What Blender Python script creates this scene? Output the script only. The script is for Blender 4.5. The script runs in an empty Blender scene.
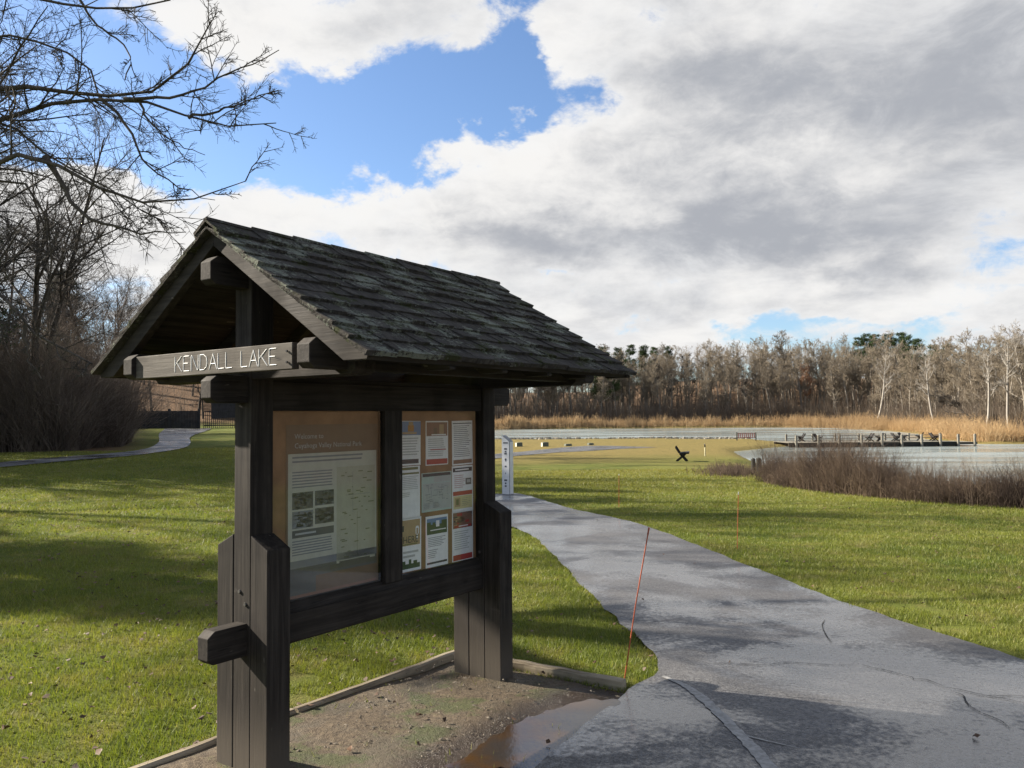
import bpy, bmesh, math, random
import numpy as np
from mathutils import Vector, Matrix, Euler
rng = np.random.default_rng(7); random.seed(7)
PI = math.pi; rad = math.radians
scene = bpy.context.scene; C = scene.collection

# ------------------------------------------------------------------ camera
F_PX = 809.67; CAMZ = 1.8013; PITCH = 0.0409; ROLL = -0.0085; YAW = 0.6286
cam_d = bpy.data.cameras.new("camera"); cam = bpy.data.objects.new("camera", cam_d); C.objects.link(cam)
cam_d.sensor_width = 36; cam_d.lens = F_PX / 1024 * 36; cam_d.clip_start = .05; cam_d.clip_end = 6000
M_CAM = Matrix.Translation((0, 0, CAMZ)) @ Matrix.Rotation(PI/2 + PITCH, 4, 'X') @ Matrix.Rotation(ROLL, 4, 'Z')
cam.matrix_world = M_CAM; scene.camera = cam
R3 = M_CAM.to_3x3()
def ray(px, py):
    return (R3 @ Vector(((px-512)/F_PX, -(py-384)/F_PX, -1))).normalized()

# ------------------------------------------------------------------ terrain height
WATER = -1.9
LAKE = np.array([(22.5,83),(20,70),(18.6,61),(16.6,54),(17.2,44),(17.2,37),(17.4,31),(18.8,27.6),(25,25.5),(36,24),(60,22),(90,28),(150,60),(150,85),
 (80,92),(56,97),(60,118),(75,150),(84,187),(90,222),(80,240),(40,246),(0,243),(-60,238),(-90,200),(-70,150),(-25,130),(0,128),(26,124),
 (35,120),(37,108),(33.5,97)], float)
def seg_dist(P, poly, closed=True):
    d = np.full(P.shape[0], 1e9); n = len(poly)
    for i in range(n if closed else n-1):
        a = poly[i]; b = poly[(i+1) % n]; ab = b-a
        t = np.clip(((P-a) @ ab)/(ab @ ab), 0, 1)
        q = P-(a+t[:, None]*ab); d = np.minimum(d, np.hypot(q[:, 0], q[:, 1]))
    return d
def inside(P, poly):
    x, y = P[:, 0], P[:, 1]; r = np.zeros(len(P), bool); n = len(poly)
    for i in range(n):
        x1, y1 = poly[i]; x2, y2 = poly[(i+1) % n]
        if y1 == y2: continue
        c = ((y1 > y) != (y2 > y)) & (x < (x2-x1)*(y-y1)/(y2-y1)+x1); r ^= c
    return r
def sstep(a, b, x):
    t = np.clip((x-a)/(b-a), 0, 1); return t*t*(3-2*t)
def vnoise(x, y, s, seed=0):
    """cheap smooth value noise"""
    x = x/s+seed*17.3; y = y/s+seed*9.1
    xi = np.floor(x); yi = np.floor(y); fx = x-xi; fy = y-yi
    fx = fx*fx*(3-2*fx); fy = fy*fy*(3-2*fy)
    h = lambda a, b: np.modf(np.abs(np.sin(a*127.1+b*311.7+seed)*43758.5453))[0]
    return (h(xi, yi)*(1-fx)+h(xi+1, yi)*fx)*(1-fy)+(h(xi, yi+1)*(1-fx)+h(xi+1, yi+1)*fx)*fy
def G(x, y):
    x = np.asarray(x, float).ravel(); y = np.asarray(y, float).ravel()
    r = x/np.maximum(np.abs(y), 4)
    d = np.maximum(y-5, 0)+np.exp(-np.abs(y-5))*.3
    right = -1.68*(1-np.exp(-(.0255*d/1.68)**1.25)) if False else np.maximum(-.0265*d, -1.62)
    right = np.where(d > 50, -1.325-.35*(1-np.exp(-(np.maximum(d,50)-50)/14.)), -.0265*d)
    left = .0128*d
    t = sstep(-.32, -.06, r)
    z = left*(1-t)+right*t
    # leaf covered hill behind the fence
    hill = sstep(86, 118, y)*sstep(-.22, -.30, r)*(1-.0*x)
    z = z+hill*8.5+4*sstep(18, 34, x)*(1-sstep(12, 20, y))  # last term: unseen rise added right of the camera, blocks sky in the panes
    # rolling relief
    amp = sstep(7, 16, np.hypot(x, y))
    z = z+amp*(vnoise(x, y, 7, 3)-.5)*.10+amp*(vnoise(x, y, 2.6, 5)-.5)*.025
    P = np.stack([x, y], 1); ds = seg_dist(P, LAKE); ins = inside(P, LAKE)
    bank = WATER+.02+.30*ds
    far = sstep(238, 262, y)
    z = np.where(far > 0, np.maximum(z, -1.4), z)
    z = z*(1-far)+far*(-1.2+.14*np.maximum(y-250, 0)*np.exp(-np.maximum(y-250, 0)/400.))
    z = np.where(ins, WATER-.02-np.minimum(.3*ds, 1.5), np.minimum(z, bank))
    rs = sstep(56, 100, x)*sstep(60, 100, y)*(~ins)
    z = z+rs*np.minimum(.05*ds, 6)
    return z
def g1(x, y): return float(G([x], [y])[0])
def hit(px, py):
    d = ray(px, py); lo, hi = 1.5, 600.
    for k in (500, 60, 40):
        t = np.geomspace(lo, hi, k); below = CAMZ+d.z*t <= G(d.x*t, d.y*t)
        i = int(np.argmax(below)) if below.any() else k-1
        lo, hi = t[max(i-1, 0)], t[i]
    return (d.x*hi, d.y*hi)
def at(px, py, depth):
    d = ray(px, py); return Vector((0, 0, CAMZ))+d*(depth/d.y)

# ------------------------------------------------------------------ node helpers
class NT:
    def __init__(s, nt): s.nt = nt; nt.nodes.clear()
    def n(s, t, **k):
        nd = s.nt.nodes.new(t)
        for a, v in k.items(): setattr(nd, a, v)
        return nd
    def l(s, a, b): s.nt.links.new(a, b)
    def put(s, sock, v):
        if isinstance(v, bpy.types.NodeSocket): s.l(v, sock)
        elif v is not None: sock.default_value = v
    def m(s, op, a=None, b=None, c=None, clamp=False):
        nd = s.n('ShaderNodeMath', operation=op); nd.use_clamp = clamp
        for i, v in enumerate((a, b, c)): s.put(nd.inputs[i], v)
        return nd.outputs[0]
    def mix(s, f, a, b, blend='MIX'):
        nd = s.n('ShaderNodeMix', data_type='RGBA', blend_type=blend)
        s.put(nd.inputs[0], f)
        for i, v in ((6, a), (7, b)):
            if isinstance(v, (tuple, list)) and len(v) == 3: v = (*v, 1)
            s.put(nd.inputs[i], v)
        return nd.outputs[2]
    def noise(s, vec, scale, detail=4, rough=.55, dist=0, out=0):
        nd = s.n('ShaderNodeTexNoise'); s.put(nd.inputs['Vector'], vec); nd.inputs['Scale'].default_value = scale
        nd.inputs['Detail'].default_value = detail; nd.inputs['Roughness'].default_value = rough; nd.inputs['Distortion'].default_value = dist
        return nd.outputs[out]
    def ramp(s, v, lo, hi, a=0., b=1.):
        nd = s.n('ShaderNodeMapRange'); nd.interpolation_type = 'SMOOTHSTEP'
        s.put(nd.inputs[0], v)
        for i, q in zip((1, 2, 3, 4), (lo, hi, a, b)): nd.inputs[i].default_value = q
        return nd.outputs[0]
    def mapping(s, vec, scale=(1, 1, 1), rot=(0, 0, 0), loc=(0, 0, 0)):
        nd = s.n('ShaderNodeMapping'); s.put(nd.inputs[0], vec)
        nd.inputs['Scale'].default_value = scale; nd.inputs['Rotation'].default_value = rot; nd.inputs['Location'].default_value = loc
        return nd.outputs[0]
    def coord(s, out='Object'): return s.n('ShaderNodeTexCoord').outputs[out]
    def bump(s, h, strength=.5, dist=.01):
        nd = s.n('ShaderNodeBump'); s.put(nd.inputs['Height'], h); nd.inputs['Strength'].default_value = strength; nd.inputs['Distance'].default_value = dist
        return nd.outputs[0]
    def out(s, color, rough=.8, bump=None, spec=.5, **k):
        p = s.n('ShaderNodeBsdfPrincipled'); o = s.n('ShaderNodeOutputMaterial')
        if isinstance(color, (tuple, list)) and len(color) == 3: color = (*color, 1)
        s.put(p.inputs['Base Color'], color); s.put(p.inputs['Roughness'], rough); s.put(p.inputs['Specular IOR Level'], spec)
        if bump is not None: s.l(bump, p.inputs['Normal'])
        for a, v in k.items(): s.put(p.inputs[a.replace('_', ' ')], v)
        s.l(p.outputs[0], o.inputs[0]); return p
def mat(name):
    m = bpy.data.materials.new(name); m.use_nodes = True; return m, NT(m.node_tree)

def simple(name, col, rough=.8, var=.15, scale=8, spec=.5, **k):
    m, t = mat(name); n = t.noise(t.coord(), scale)
    c = t.mix(t.ramp(n, .3, .7), tuple(v*(1-var) for v in col), tuple(min(v*(1+var), 1) for v in col))
    t.out(c, rough, t.bump(n, .15, .004), spec, **k); return m

def wood(name, axis, base=(.019, .016, .0138), hi=(.042, .036, .0305)):
    m, t = mat(name); co = t.coord()
    sc = [34, 34, 34]; sc[axis] = 1.6
    g = t.noise(t.mapping(co, tuple(sc)), 1.0, 5, .6, .6)
    big = t.noise(co, 3.0, 4, .6)
    fine = t.noise(t.mapping(co, tuple(v*4 for v in sc)), 1, 3, .6)
    c = t.mix(t.ramp(g, .35, .68), base, hi)
    c = t.mix(t.m('MULTIPLY', t.ramp(big, .45, .7), .5), c, tuple(v*.72 for v in base))
    scr = t.ramp(t.noise(t.mapping(co, tuple(9 if i == axis else 30 for i in range(3)), (.2, .3, .1)), 1, 2, .5), .735, .78)
    c = t.mix(t.m('MULTIPLY', scr, .55), c, (.15, .135, .115))
    ck = t.noise(t.mapping(co, tuple(.55 if i == axis else 26 for i in range(3)), loc=(2, 5, 1)), 1, 3, .5, .2)
    crack = t.m('MULTIPLY', t.ramp(t.m('ABSOLUTE', t.m('SUBTRACT', ck, .5)), .0, .012, 1, 0), t.ramp(big, .48, .58))
    c = t.mix(t.m('MULTIPLY', crack, .8), c, (.004, .004, .004))
    c = t.mix(t.ramp(t.noise(co, 1.1, 3, .5), .5, .68, 0, .45), c, tuple(v*1.5 for v in hi))
    if axis == 2:
        sz = t.n('ShaderNodeSeparateXYZ'); t.l(co, sz.inputs[0])
        mud = t.ramp(t.m('ADD', sz.outputs[2], t.m('MULTIPLY', t.m('SUBTRACT', g, .5), .35)), .02, .42, .6, 0)
        c = t.mix(mud, c, (.115, .098, .076))
    b = t.m('ADD', t.m('MULTIPLY', g, .6), t.m('MULTIPLY', fine, .4))
    t.out(c, t.ramp(big, .3, .7, .62, .82), t.bump(b, .5, .004), .14); return m
WX, WY, WZ = (wood("dark_stained_wood_"+a, i) for i, a in enumerate("xyz"))
WSIGN = wood("sign_board_wood", 1, (.062, .054, .045), (.098, .087, .073))

def shingle_mat():
    m, t = mat("weathered_shingle"); co = t.coord()
    rnd = t.n('ShaderNodeNewGeometry').outputs['Random Per Island']
    g = t.noise(t.mapping(co, (30, 4, 30)), 1, 5, .65)
    c = t.mix(t.ramp(g, .3, .7), (.040, .037, .034), (.115, .106, .096))
    c = t.mix(t.m('MULTIPLY', rnd, .55), c, (.070, .065, .059))
    moss = t.ramp(t.m('ADD', t.noise(co, 5.5, 5, .7), t.m('MULTIPLY', t.noise(co, 40, 3), .25)), .66, .76)
    c = t.mix(t.m('MULTIPLY', moss, .8), c, (.048, .056, .022))
    li = t.ramp(t.m('ADD', t.noise(t.mapping(co, loc=(3, 1, 8)), 4.2, 3, .6), t.m('MULTIPLY', t.noise(co, 55, 4, .75), .8)),   .93, 1.06)
    c = t.mix(t.m('MULTIPLY', li, .85), c, (.24, .26, .21))
    t.out(c, .95, t.bump(t.m('ADD', g, t.m('MULTIPLY', t.noise(co, 60, 5, .75), 1.5)), 1.0, .016), .06); return m
SHING = shingle_mat()

def bark(name, a, b, rnd=.4, scale=14):
    m, t = mat(name); co = t.coord()
    n = t.noise(t.mapping(co, (1, 1, .25)), scale, 5, .65)
    c = t.mix(t.ramp(n, .32, .68), a, b)
    r = t.n('ShaderNodeObjectInfo').outputs['Random']
    c = t.mix(1.0, c, t.mix(r, (1-rnd, 1-rnd, 1-rnd), (1+rnd, 1+rnd, 1+rnd*.9)), 'MULTIPLY')
    t.out(c, .9, t.bump(n, .6, .02), .2); return m

# ------------------------------------------------------------------ object helpers
def tag(o, label=None, cat=None, group=None, kind=None):
    if label: o["label"] = label
    if cat: o["category"] = cat
    if group: o["group"] = group
    if kind: o["kind"] = kind
    return o
def empty(name, loc=(0, 0, 0), rz=0, **k):
    o = bpy.data.objects.new(name, None); C.objects.link(o); o.location = loc; o.rotation_euler = (0, 0, rz); o.empty_display_size = .2
    return tag(o, **k)
def mesh_obj(name, verts, faces, mats, parent=None, fm=None, smooth=False):
    me = bpy.data.meshes.new(name); me.from_pydata([tuple(v) for v in verts], [], faces)
    for m_ in (mats if isinstance(mats, (list, tuple)) else [mats]): me.materials.append(m_)
    if fm is not None: me.polygons.foreach_set('material_index', fm)
    if smooth: me.polygons.foreach_set('use_smooth', [True]*len(me.polygons))
    me.update(); o = bpy.data.objects.new(name, me); C.objects.link(o)
    if parent: o.parent = parent
    return o
def np_mesh(name, V, tris=None, quads=None, mats=(), smooth=False):
    me = bpy.data.meshes.new(name); V = np.ascontiguousarray(V, np.float32).reshape(-1, 3)
    nt = 0 if tris is None else len(tris); nq = 0 if quads is None else len(quads)
    loops = []; starts = []
    if nt: loops.append(np.asarray(tris, np.int32).ravel()); starts.append(np.arange(nt)*3)
    if nq: loops.append(np.asarray(quads, np.int32).ravel()); starts.append(nt*3+np.arange(nq)*4)
    loops = np.concatenate(loops); starts = np.concatenate(starts).astype(np.int32)
    me.vertices.add(len(V)); me.vertices.foreach_set('co', V.ravel())
    me.loops.add(len(loops)); me.loops.foreach_set('vertex_index', loops)
    me.polygons.add(nt+nq); me.polygons.foreach_set('loop_start', starts)
    for m_ in (mats if isinstance(mats, (list, tuple)) else [mats]): me.materials.append(m_)
    if smooth: me.polygons.foreach_set('use_smooth', np.ones(nt+nq, bool))
    me.update(calc_edges=True); return me
def link(name, me, parent=None):
    o = bpy.data.objects.new(name, me); C.objects.link(o)
    if parent: o.parent = parent
    return o
class MB:
    """collects boxes / prisms / tubes of ONE part"""
    def __init__(s): s.v = []; s.f = []; s.m = []
    def add(s, vs, fs, mi=0):
        b = len(s.v); s.v += [tuple(v) for v in vs]; s.f += [tuple(b+i for i in f) for f in fs]; s.m += [mi]*len(fs)
    def box(s, x0, x1, y0, y1, z0, z1, mi=0, M=None):
        vs = [Vector(p) for p in ((x0,y0,z0),(x1,y0,z0),(x1,y1,z0),(x0,y1,z0),(x0,y0,z1),(x1,y0,z1),(x1,y1,z1),(x0,y1,z1))]
        if M is not None: vs = [M @ v for v in vs]
        s.add(vs, [(0,3,2,1),(4,5,6,7),(0,1,5,4),(1,2,6,5),(2,3,7,6),(3,0,4,7)], mi)
    def prism(s, prof, a0, a1, fn, mi=0):
        """profile (list of 2D) extruded from a0 to a1; fn(p,q,a)->xyz"""
        n = len(prof); vs = [fn(p, q, a0) for p, q in prof]+[fn(p, q, a1) for p, q in prof]
        s.add(vs, [tuple(range(n-1, -1, -1)), tuple(range(n, 2*n))]+[(i, (i+1) % n, n+(i+1) % n, n+i) for i in range(n)], mi)
    def bar(s, p0, p1, w, d=None, mi=0, up=(0, 0, 1)):
        p0 = Vector(p0); p1 = Vector(p1); z = (p1-p0).normalized(); u = Vector(up)
        if abs(z.dot(u)) > .95: u = Vector((1, 0, 0))
        x = z.cross(u).normalized(); y = x.cross(z); d = d or w
        vs = [p+x*a*w/2+y*b*d/2 for p in (p0, p1) for a, b in ((-1,-1),(1,-1),(1,1),(-1,1))]
        s.add(vs, [(0,3,2,1),(4,5,6,7),(0,1,5,4),(1,2,6,5),(2,3,7,6),(3,0,4,7)], mi)
    def tube(s, pts, rs, n=8, mi=0, cap=True):
        pts = [Vector(p) for p in pts]; vs = []; k = len(pts)
        for i, p in enumerate(pts):
            d = (pts[min(i+1, k-1)]-pts[max(i-1, 0)]).normalized(); u = Vector((0, 0, 1)) if abs(d.z) < .9 else Vector((1, 0, 0))
            x = d.cross(u).normalized(); y = x.cross(d); r = rs[i] if isinstance(rs, (list, tuple)) else rs
            vs += [p+(x*math.cos(2*PI*j/n)+y*math.sin(2*PI*j/n))*r for j in range(n)]
        fs = [(i*n+j, i*n+(j+1) % n, (i+1)*n+(j+1) % n, (i+1)*n+j) for i in range(k-1) for j in range(n)]
        if cap: fs += [tuple(range(n-1, -1, -1)), tuple((k-1)*n+j for j in range(n))]
        s.add(vs, fs, mi)
    def build(s, name, mats, parent=None, bevel=0, smooth=False):
        o = mesh_obj(name, s.v, s.f, mats, parent, s.m, smooth)
        if bevel:
            b = o.modifiers.new("bevel", 'BEVEL'); b.width = bevel; b.segments = 2; b.limit_method = 'ANGLE'
        return o
def copy_thing(o, loc, rz, scale=None, label=None):
    c = o.copy(); C.objects.link(c); c.location = loc; c.rotation_euler = (o.rotation_euler[0], o.rotation_euler[1], rz)
    if scale: c.scale = scale if isinstance(scale, tuple) else (scale,)*3
    if label: c["label"] = label
    for ch in list(o.children):
        d = ch.copy(); C.objects.link(d); d.parent = c
        for g in list(ch.children):
            e = g.copy(); C.objects.link(e); e.parent = d
    return c

# ------------------------------------------------------------------ world sky
SUN_AZ = rad(70); SUN_EL = rad(27)          # sun: 70 degrees left of the view direction
sdir = Vector((-math.sin(SUN_AZ)*math.cos(SUN_EL), math.cos(SUN_AZ)*math.cos(SUN_EL), math.sin(SUN_EL)))
w = bpy.data.worlds.new("World"); scene.world = w; w.use_nodes = True
T = NT(w.node_tree)
sky = T.n('ShaderNodeTexSky', sky_type='NISHITA'); sky.sun_disc = False; sky.sun_elevation = SUN_EL
sky.sun_rotation = -SUN_AZ; sky.air_density = 1.0; sky.dust_density = .6; sky.ozone_density = 2.0
gen = T.coord('Generated'); sep = T.n('ShaderNodeSeparateXYZ'); T.l(gen, sep.inputs[0]); X, Y, Z = sep.outputs
az = T.m('ARCTAN2', X, Y); el = T.m('ARCSINE', Z)
zz = T.m('ADD', T.m('MAXIMUM', Z, 0.0), .16)
cmb = T.n('ShaderNodeCombineXYZ'); T.l(T.m('DIVIDE', X, zz), cmb.inputs[0]); T.l(T.m('DIVIDE', Y, zz), cmb.inputs[1]); P = cmb.outputs[0]
cmb2 = T.n('ShaderNodeCombineXYZ'); T.l(az, cmb2.inputs[0]); T.l(T.m('MULTIPLY', el, 1.5), cmb2.inputs[1]); Q = cmb2.outputs[0]
wrp = T.n('ShaderNodeSeparateXYZ'); T.l(T.noise(Q, 4.2, 6, .6, 0, 1), wrp.inputs[0])
az = T.m('ADD', az, T.m('MULTIPLY', T.m('SUBTRACT', wrp.outputs[0], .5), .30)); el = T.m('ADD', el, T.m('MULTIPLY', T.m('SUBTRACT', wrp.outputs[1], .5), .22))
def blob(px, py, rx, ry, amp, rot=0):
    a0 = math.atan((px-512)/F_PX); e0 = math.atan((417-py)/F_PX*math.cos(a0)); rx /= F_PX; ry /= F_PX
    da = T.m('SUBTRACT', az, a0); de = T.m('SUBTRACT', el, e0); c, s_ = math.cos(rot), math.sin(rot)
    u = T.m('DIVIDE', T.m('ADD', T.m('MULTIPLY', da, c), T.m('MULTIPLY', de, s_)), rx)
    v = T.m('DIVIDE', T.m('SUBTRACT', T.m('MULTIPLY', de, c), T.m('MULTIPLY', da, s_)), ry)
    q = T.m('ADD', T.m('MULTIPLY', u, u), T.m('MULTIPLY', v, v))
    return T.m('MULTIPLY', T.m('POWER', 2.718, T.m('MULTIPLY', q, -1)), amp)
def total(lst):
    r = lst[0]
    for q in lst[1:]: r = T.m('ADD', r, q)
    return r
n1 = T.noise(P, 1.35, 7, .60, .35); n2 = T.noise(Q, 5.5, 9, .64, .5); n3 = T.noise(Q, 17, 8, .68, .6)
base = T.m('ADD', T.m('ADD', T.m('MULTIPLY', n1, .40), T.m('MULTIPLY', n2, .80)), T.m('MULTIPLY', n3, .24))
cover = total([base, blob(275,125,200,56,-.44,.12), blob(440,110,95,60,-.30), blob(515,60,42,80,-.32), blob(580,95,28,30,-.17), blob(120,110,80,90,-.20),
  blob(250,20,170,45,.20), blob(800,60,330,150,.30), blob(560,45,30,45,.10), blob(200,215,170,38,.22), blob(470,170,110,60,.22), blob(640,200,220,70,.22),
  blob(560,280,44,9,-.12), blob(830,332,60,8,-.10), blob(1000,258,40,9,-.02), blob(700,318,160,16,.12), blob(30,50,70,60,-.26), blob(860,280,300,40,.12), blob(60,240,90,60,.2)])
mask = T.ramp(cover, .65, .80)
# lit tops and grey undersides of the clouds
shade = total([T.m('MULTIPLY', T.noise(P, 2.3, 6, .55, .3), .66), T.m('MULTIPLY', n3, .34), -.12, T.m('MULTIPLY', T.noise(T.mapping(Q, (1, 1.6, 1), loc=(4, 2, 0)), 6, 6, .6), .55),
  blob(230,40,170,60,.25), blob(190,215,180,60,.22), blob(450,150,130,50,.22), blob(580,70,70,60,.12), blob(700,120,110,45,.05), blob(760,150,70,22,.13),
  blob(880,60,200,60,-.17), blob(930,180,170,50,-.13), blob(620,232,150,28,-.15), blob(760,262,130,26,-.17), blob(800,235,180,24,-.08), blob(960,150,90,18,.10),
  blob(560,200,100,22,.08), blob(900,300,260,22,.10), blob(960,235,90,14,.10)])
sh = T.ramp(shade, .41, .89)
ccol = T.mix(sh, (.46, .48, .525), (1.0, .985, .965))
edge = T.ramp(cover, .68, 1.02)
ccol = T.mix(T.m('MULTIPLY', T.m('SUBTRACT', 1, edge), .75), ccol, (1, 1, 1))
skyc = T.mix(1.0, sky.outputs[0], (.72, .80, .92, 1), 'MULTIPLY')
bg1 = T.n('ShaderNodeBackground'); T.l(skyc, bg1.inputs[0]); bg1.inputs[1].default_value = .066
bg2 = T.n('ShaderNodeBackground'); T.l(ccol, bg2.inputs[0]); bg2.inputs[1].default_value = .298
mx = T.n('ShaderNodeMixShader'); T.l(mask, mx.inputs[0]); T.l(bg1.outputs[0], mx.inputs[1]); T.l(bg2.outputs[0], mx.inputs[2])
wo = T.n('ShaderNodeOutputWorld'); T.l(mx.outputs[0], wo.inputs[0])
w.cycles.sampling_method = 'MANUAL'; w.cycles.sample_map_resolution = 1024

sl = bpy.data.lights.new("sun", 'SUN'); sl.energy = 5.0; sl.angle = rad(.55); sl.color = (1.0, .90, .76)
so = bpy.data.objects.new("sun", sl); C.objects.link(so); so.rotation_euler = sdir.to_track_quat('Z', 'Y').to_euler()

# ------------------------------------------------------------------ kiosk frame
cY, sY = math.cos(YAW), math.sin(YAW); kx, ky = 2.6356, 3.586
K_LOC = Vector((kx*sY-ky*cY, kx*cY+ky*sY, 0)); K_RZ = PI/2-YAW
MK = Matrix.Translation(K_LOC) @ Matrix.Rotation(K_RZ, 4, 'Z'); MKi = MK.inverted()
def kw(x, y, z=0): return MK @ Vector((x, y, z))
def on_panel(px, py, yp):
    o = MKi @ Vector((0, 0, CAMZ)); d = MKi.to_3x3() @ ray(px, py); t = (yp-o.y)/d.y; p = o+d*t; return p.x, p.z

# ------------------------------------------------------------------ surfaces laid on the ground
def lift(pts, off): return [(x, y, g1(x, y)+off) for x, y in pts]
def resample(pl, n):
    pl = np.array(pl, float); s = np.r_[0, np.cumsum(np.hypot(*np.diff(pl, axis=0).T))]; q = np.linspace(0, s[-1], n)
    return np.stack([np.interp(q, s, pl[:, 0]), np.interp(q, s, pl[:, 1])], 1)
def smooth_pl(pl, it=2):
    pl = [tuple(p) for p in pl]
    for _ in range(it):
        q = [pl[0]]
        for a, b in zip(pl[:-1], pl[1:]):
            q += [(a[0]*.75+b[0]*.25, a[1]*.75+b[1]*.25), (a[0]*.25+b[0]*.75, a[1]*.25+b[1]*.75)]
        pl = q+[pl[-1]]
    return pl
def strip(name, Lp, Rp, m, off, n=160, cols=10, jit=.0):
    Lp = resample(smooth_pl(Lp), n); Rp = resample(smooth_pl(Rp), n)
    if jit:
        for A, B in ((Lp, Rp), (Rp, Lp)):
            d = A-B; d /= np.hypot(d[:, 0], d[:, 1])[:, None]
            A += d*((vnoise(A[:, 0], A[:, 1], .35, 2)-.5)*jit+(vnoise(A[:, 0], A[:, 1], .09, 4)-.5)*jit*.5)[:, None]
    t = np.linspace(0, 1, cols+1)[None, :, None]
    g = Lp[:, None, :]*(1-t)+Rp[:, None, :]*t; P2 = g.reshape(-1, 2)
    V = np.c_[P2, G(P2[:, 0], P2[:, 1])+off]; w_ = cols+1
    i = np.arange((n-1)*w_).reshape(n-1, w_)[:, :-1].ravel()
    q = np.stack([i, i+1, i+w_+1, i+w_], 1)
    me = np_mesh(name, V, quads=q, mats=m, smooth=True)
    o = link(name, me); tag(o, kind="structure"); return o, np.r_[Lp, Rp[::-1]]

def asphalt(name, wet=True):
    m, t = mat(name); co = t.coord()
    fine = t.noise(co, 62, 5, .85); mid = t.noise(co, 28, 4, .65); big = t.noise(co, .55, 5, .6, .5); big2 = t.noise(t.mapping(co, loc=(7, 3, 0)), 1.3, 4, .6)
    vo = t.n('ShaderNodeTexVoronoi'); vo.inputs['Scale'].default_value = 62; t.l(co, vo.inputs['Vector'])
    c = t.mix(t.ramp(fine, .35, .7), (.012, .012, .014), (.150, .149, .150))
    c = t.mix(t.ramp(big2, .4, .68, 0, .6), c, (.088, .087, .088))
    c = t.mix(t.ramp(mid, .62, .75, 0, .5), c, (.03, .03, .032))
    c = t.mix(t.ramp(vo.outputs[0], .0, .3, .7, 0), c, (.20, .20, .205))
    sp2 = t.noise(co, 30, 3, .9)
    c = t.mix(t.ramp(sp2, .50, .66, 0, .75), c, (.016, .016, .018)); c = t.mix(t.ramp(sp2, .30, .42, .55, 0), c, (.20, .20, .20))
    wetn = t.ramp(t.m('ADD', big, t.m('MULTIPLY', t.m('SUBTRACT', mid, .5), .30)), .42, .56)
    c = t.mix(t.m('MULTIPLY', wetn, .2), c, (.030, .030, .034))
    c = t.mix(t.ramp(t.noise(t.mapping(co, loc=(3, 9, 0)), .8, 5, .65), .52, .66, 0, .6), c, (.024, .024, .026))
    r = t.m('ADD', t.m('MULTIPLY', wetn, -.42), t.m('ADD', .66, t.m('MULTIPLY', t.m('SUBTRACT', sp2, .5), .45)))
    h = t.m('ADD', t.m('MULTIPLY', vo.outputs[0], .7), t.m('ADD', fine, sp2))
    bp = t.n('ShaderNodeBump'); t.l(h, bp.inputs['Height']); t.l(t.m('SUBTRACT', .8, t.m('MULTIPLY', wetn, .55)), bp.inputs['Strength']); bp.inputs['Distance'].default_value = .004
    t.out(c, r, bp.outputs[0], .8, Coat_Weight=t.m('MULTIPLY', wetn, .68), Coat_Roughness=.16); return m
ASPH = asphalt("wet_asphalt")
def cr(*p): return hit(*p)
left_edge = [(-9, -6), (-2.2, .6), (-.9, 2.6), (-.15, 3.7), cr(560,748), cr(600,716), cr(622,698), cr(640,684), cr(659,677), cr(659,666), cr(643,643), cr(623,626), cr(598,603),
             cr(576,580), cr(556,558), cr(536,538), cr(512,526), (-.9,16.5), (-2.3, 20), (-4.8,28), (-6.4,40), (-6.0,55), (-3.4,69), (-.2,77.5), (3,85.5), (6,91.5), (9,96)]
right_edge = [(9, -6), (6.5, 1), (5.0, 3.6), cr(1100,690), cr(1024,661), cr(890,620), cr(832,599), cr(737,562), cr(650,527), cr(600,515), cr(557,505), cr(515,492), (-.6,23),
              (-2.2,29), (-3.6,40), (-3.2,54), (-1.0,66), (2.4,73.5), (6.5,80), (11.5,85.5), (16,90)]
path_main, PATH1 = strip("path", left_edge, right_edge, ASPH, .016, 900, 12, .065)
lp_top = [cr(-260,478), cr(-100,470), cr(0,463.5), cr(60,457.5), cr(120,453.3), cr(143,450), cr(156,445.5), cr(160,441), cr(158,434), (cr(161,429)[0], 78.0)]
lp_bot = [cr(-260,486), cr(-100,476), cr(0,468), cr(60,462), cr(120,457.6), cr(155,453.5), cr(184,448.8), cr(192,443.5), cr(188,437), (cr(185,430)[0]+1, 78.0)]
path_far, PATH2 = strip("path", lp_top, lp_bot, ASPH, .03, 200, 5, .03)

# pale sealed seam and cracks in the asphalt
SEAL = simple("pale_crack_sealer", (.22, .22, .215), .6, .3, 30)
CRK = simple("dark_crack", (.012, .012, .013), .9)
def ribbon(name, pix, widths, m, off, n=60, jit=.3):
    c = resample(smooth_pl([cr(*p) for p in pix], 2), n); d = np.gradient(c, axis=0); d /= np.hypot(d[:, 0], d[:, 1])[:, None]
    nrm = np.stack([-d[:, 1], d[:, 0]], 1); w_ = np.interp(np.linspace(0, 1, n), np.linspace(0, 1, len(widths)), widths)
    wl = w_*(1+(rng.random(n)-.5)*jit); wr = w_*(1+(rng.random(n)-.5)*jit)
    a = c+nrm*wl[:, None]/2; b = c-nrm*wr[:, None]/2
    V = np.r_[np.c_[a, G(a[:, 0], a[:, 1])+off], np.c_[b, G(b[:, 0], b[:, 1])+off]]
    i = np.arange(n-1); me = np_mesh(name, V, quads=np.stack([i, i+1, n+i+1, n+i], 1), mats=m)
    return tag(link(name, me), kind="structure")
ribbon("path_seam", [(663,679),(690,690),(718,715),(742,740),(760,758),(790,800)], [.03,.07,.07,.075,.08], SEAL, .0205, jit=.35)
ribbon("path_seam", [(742,738),(765,744),(800,752)], [.022,.012,.004], SEAL, .0205)
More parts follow.
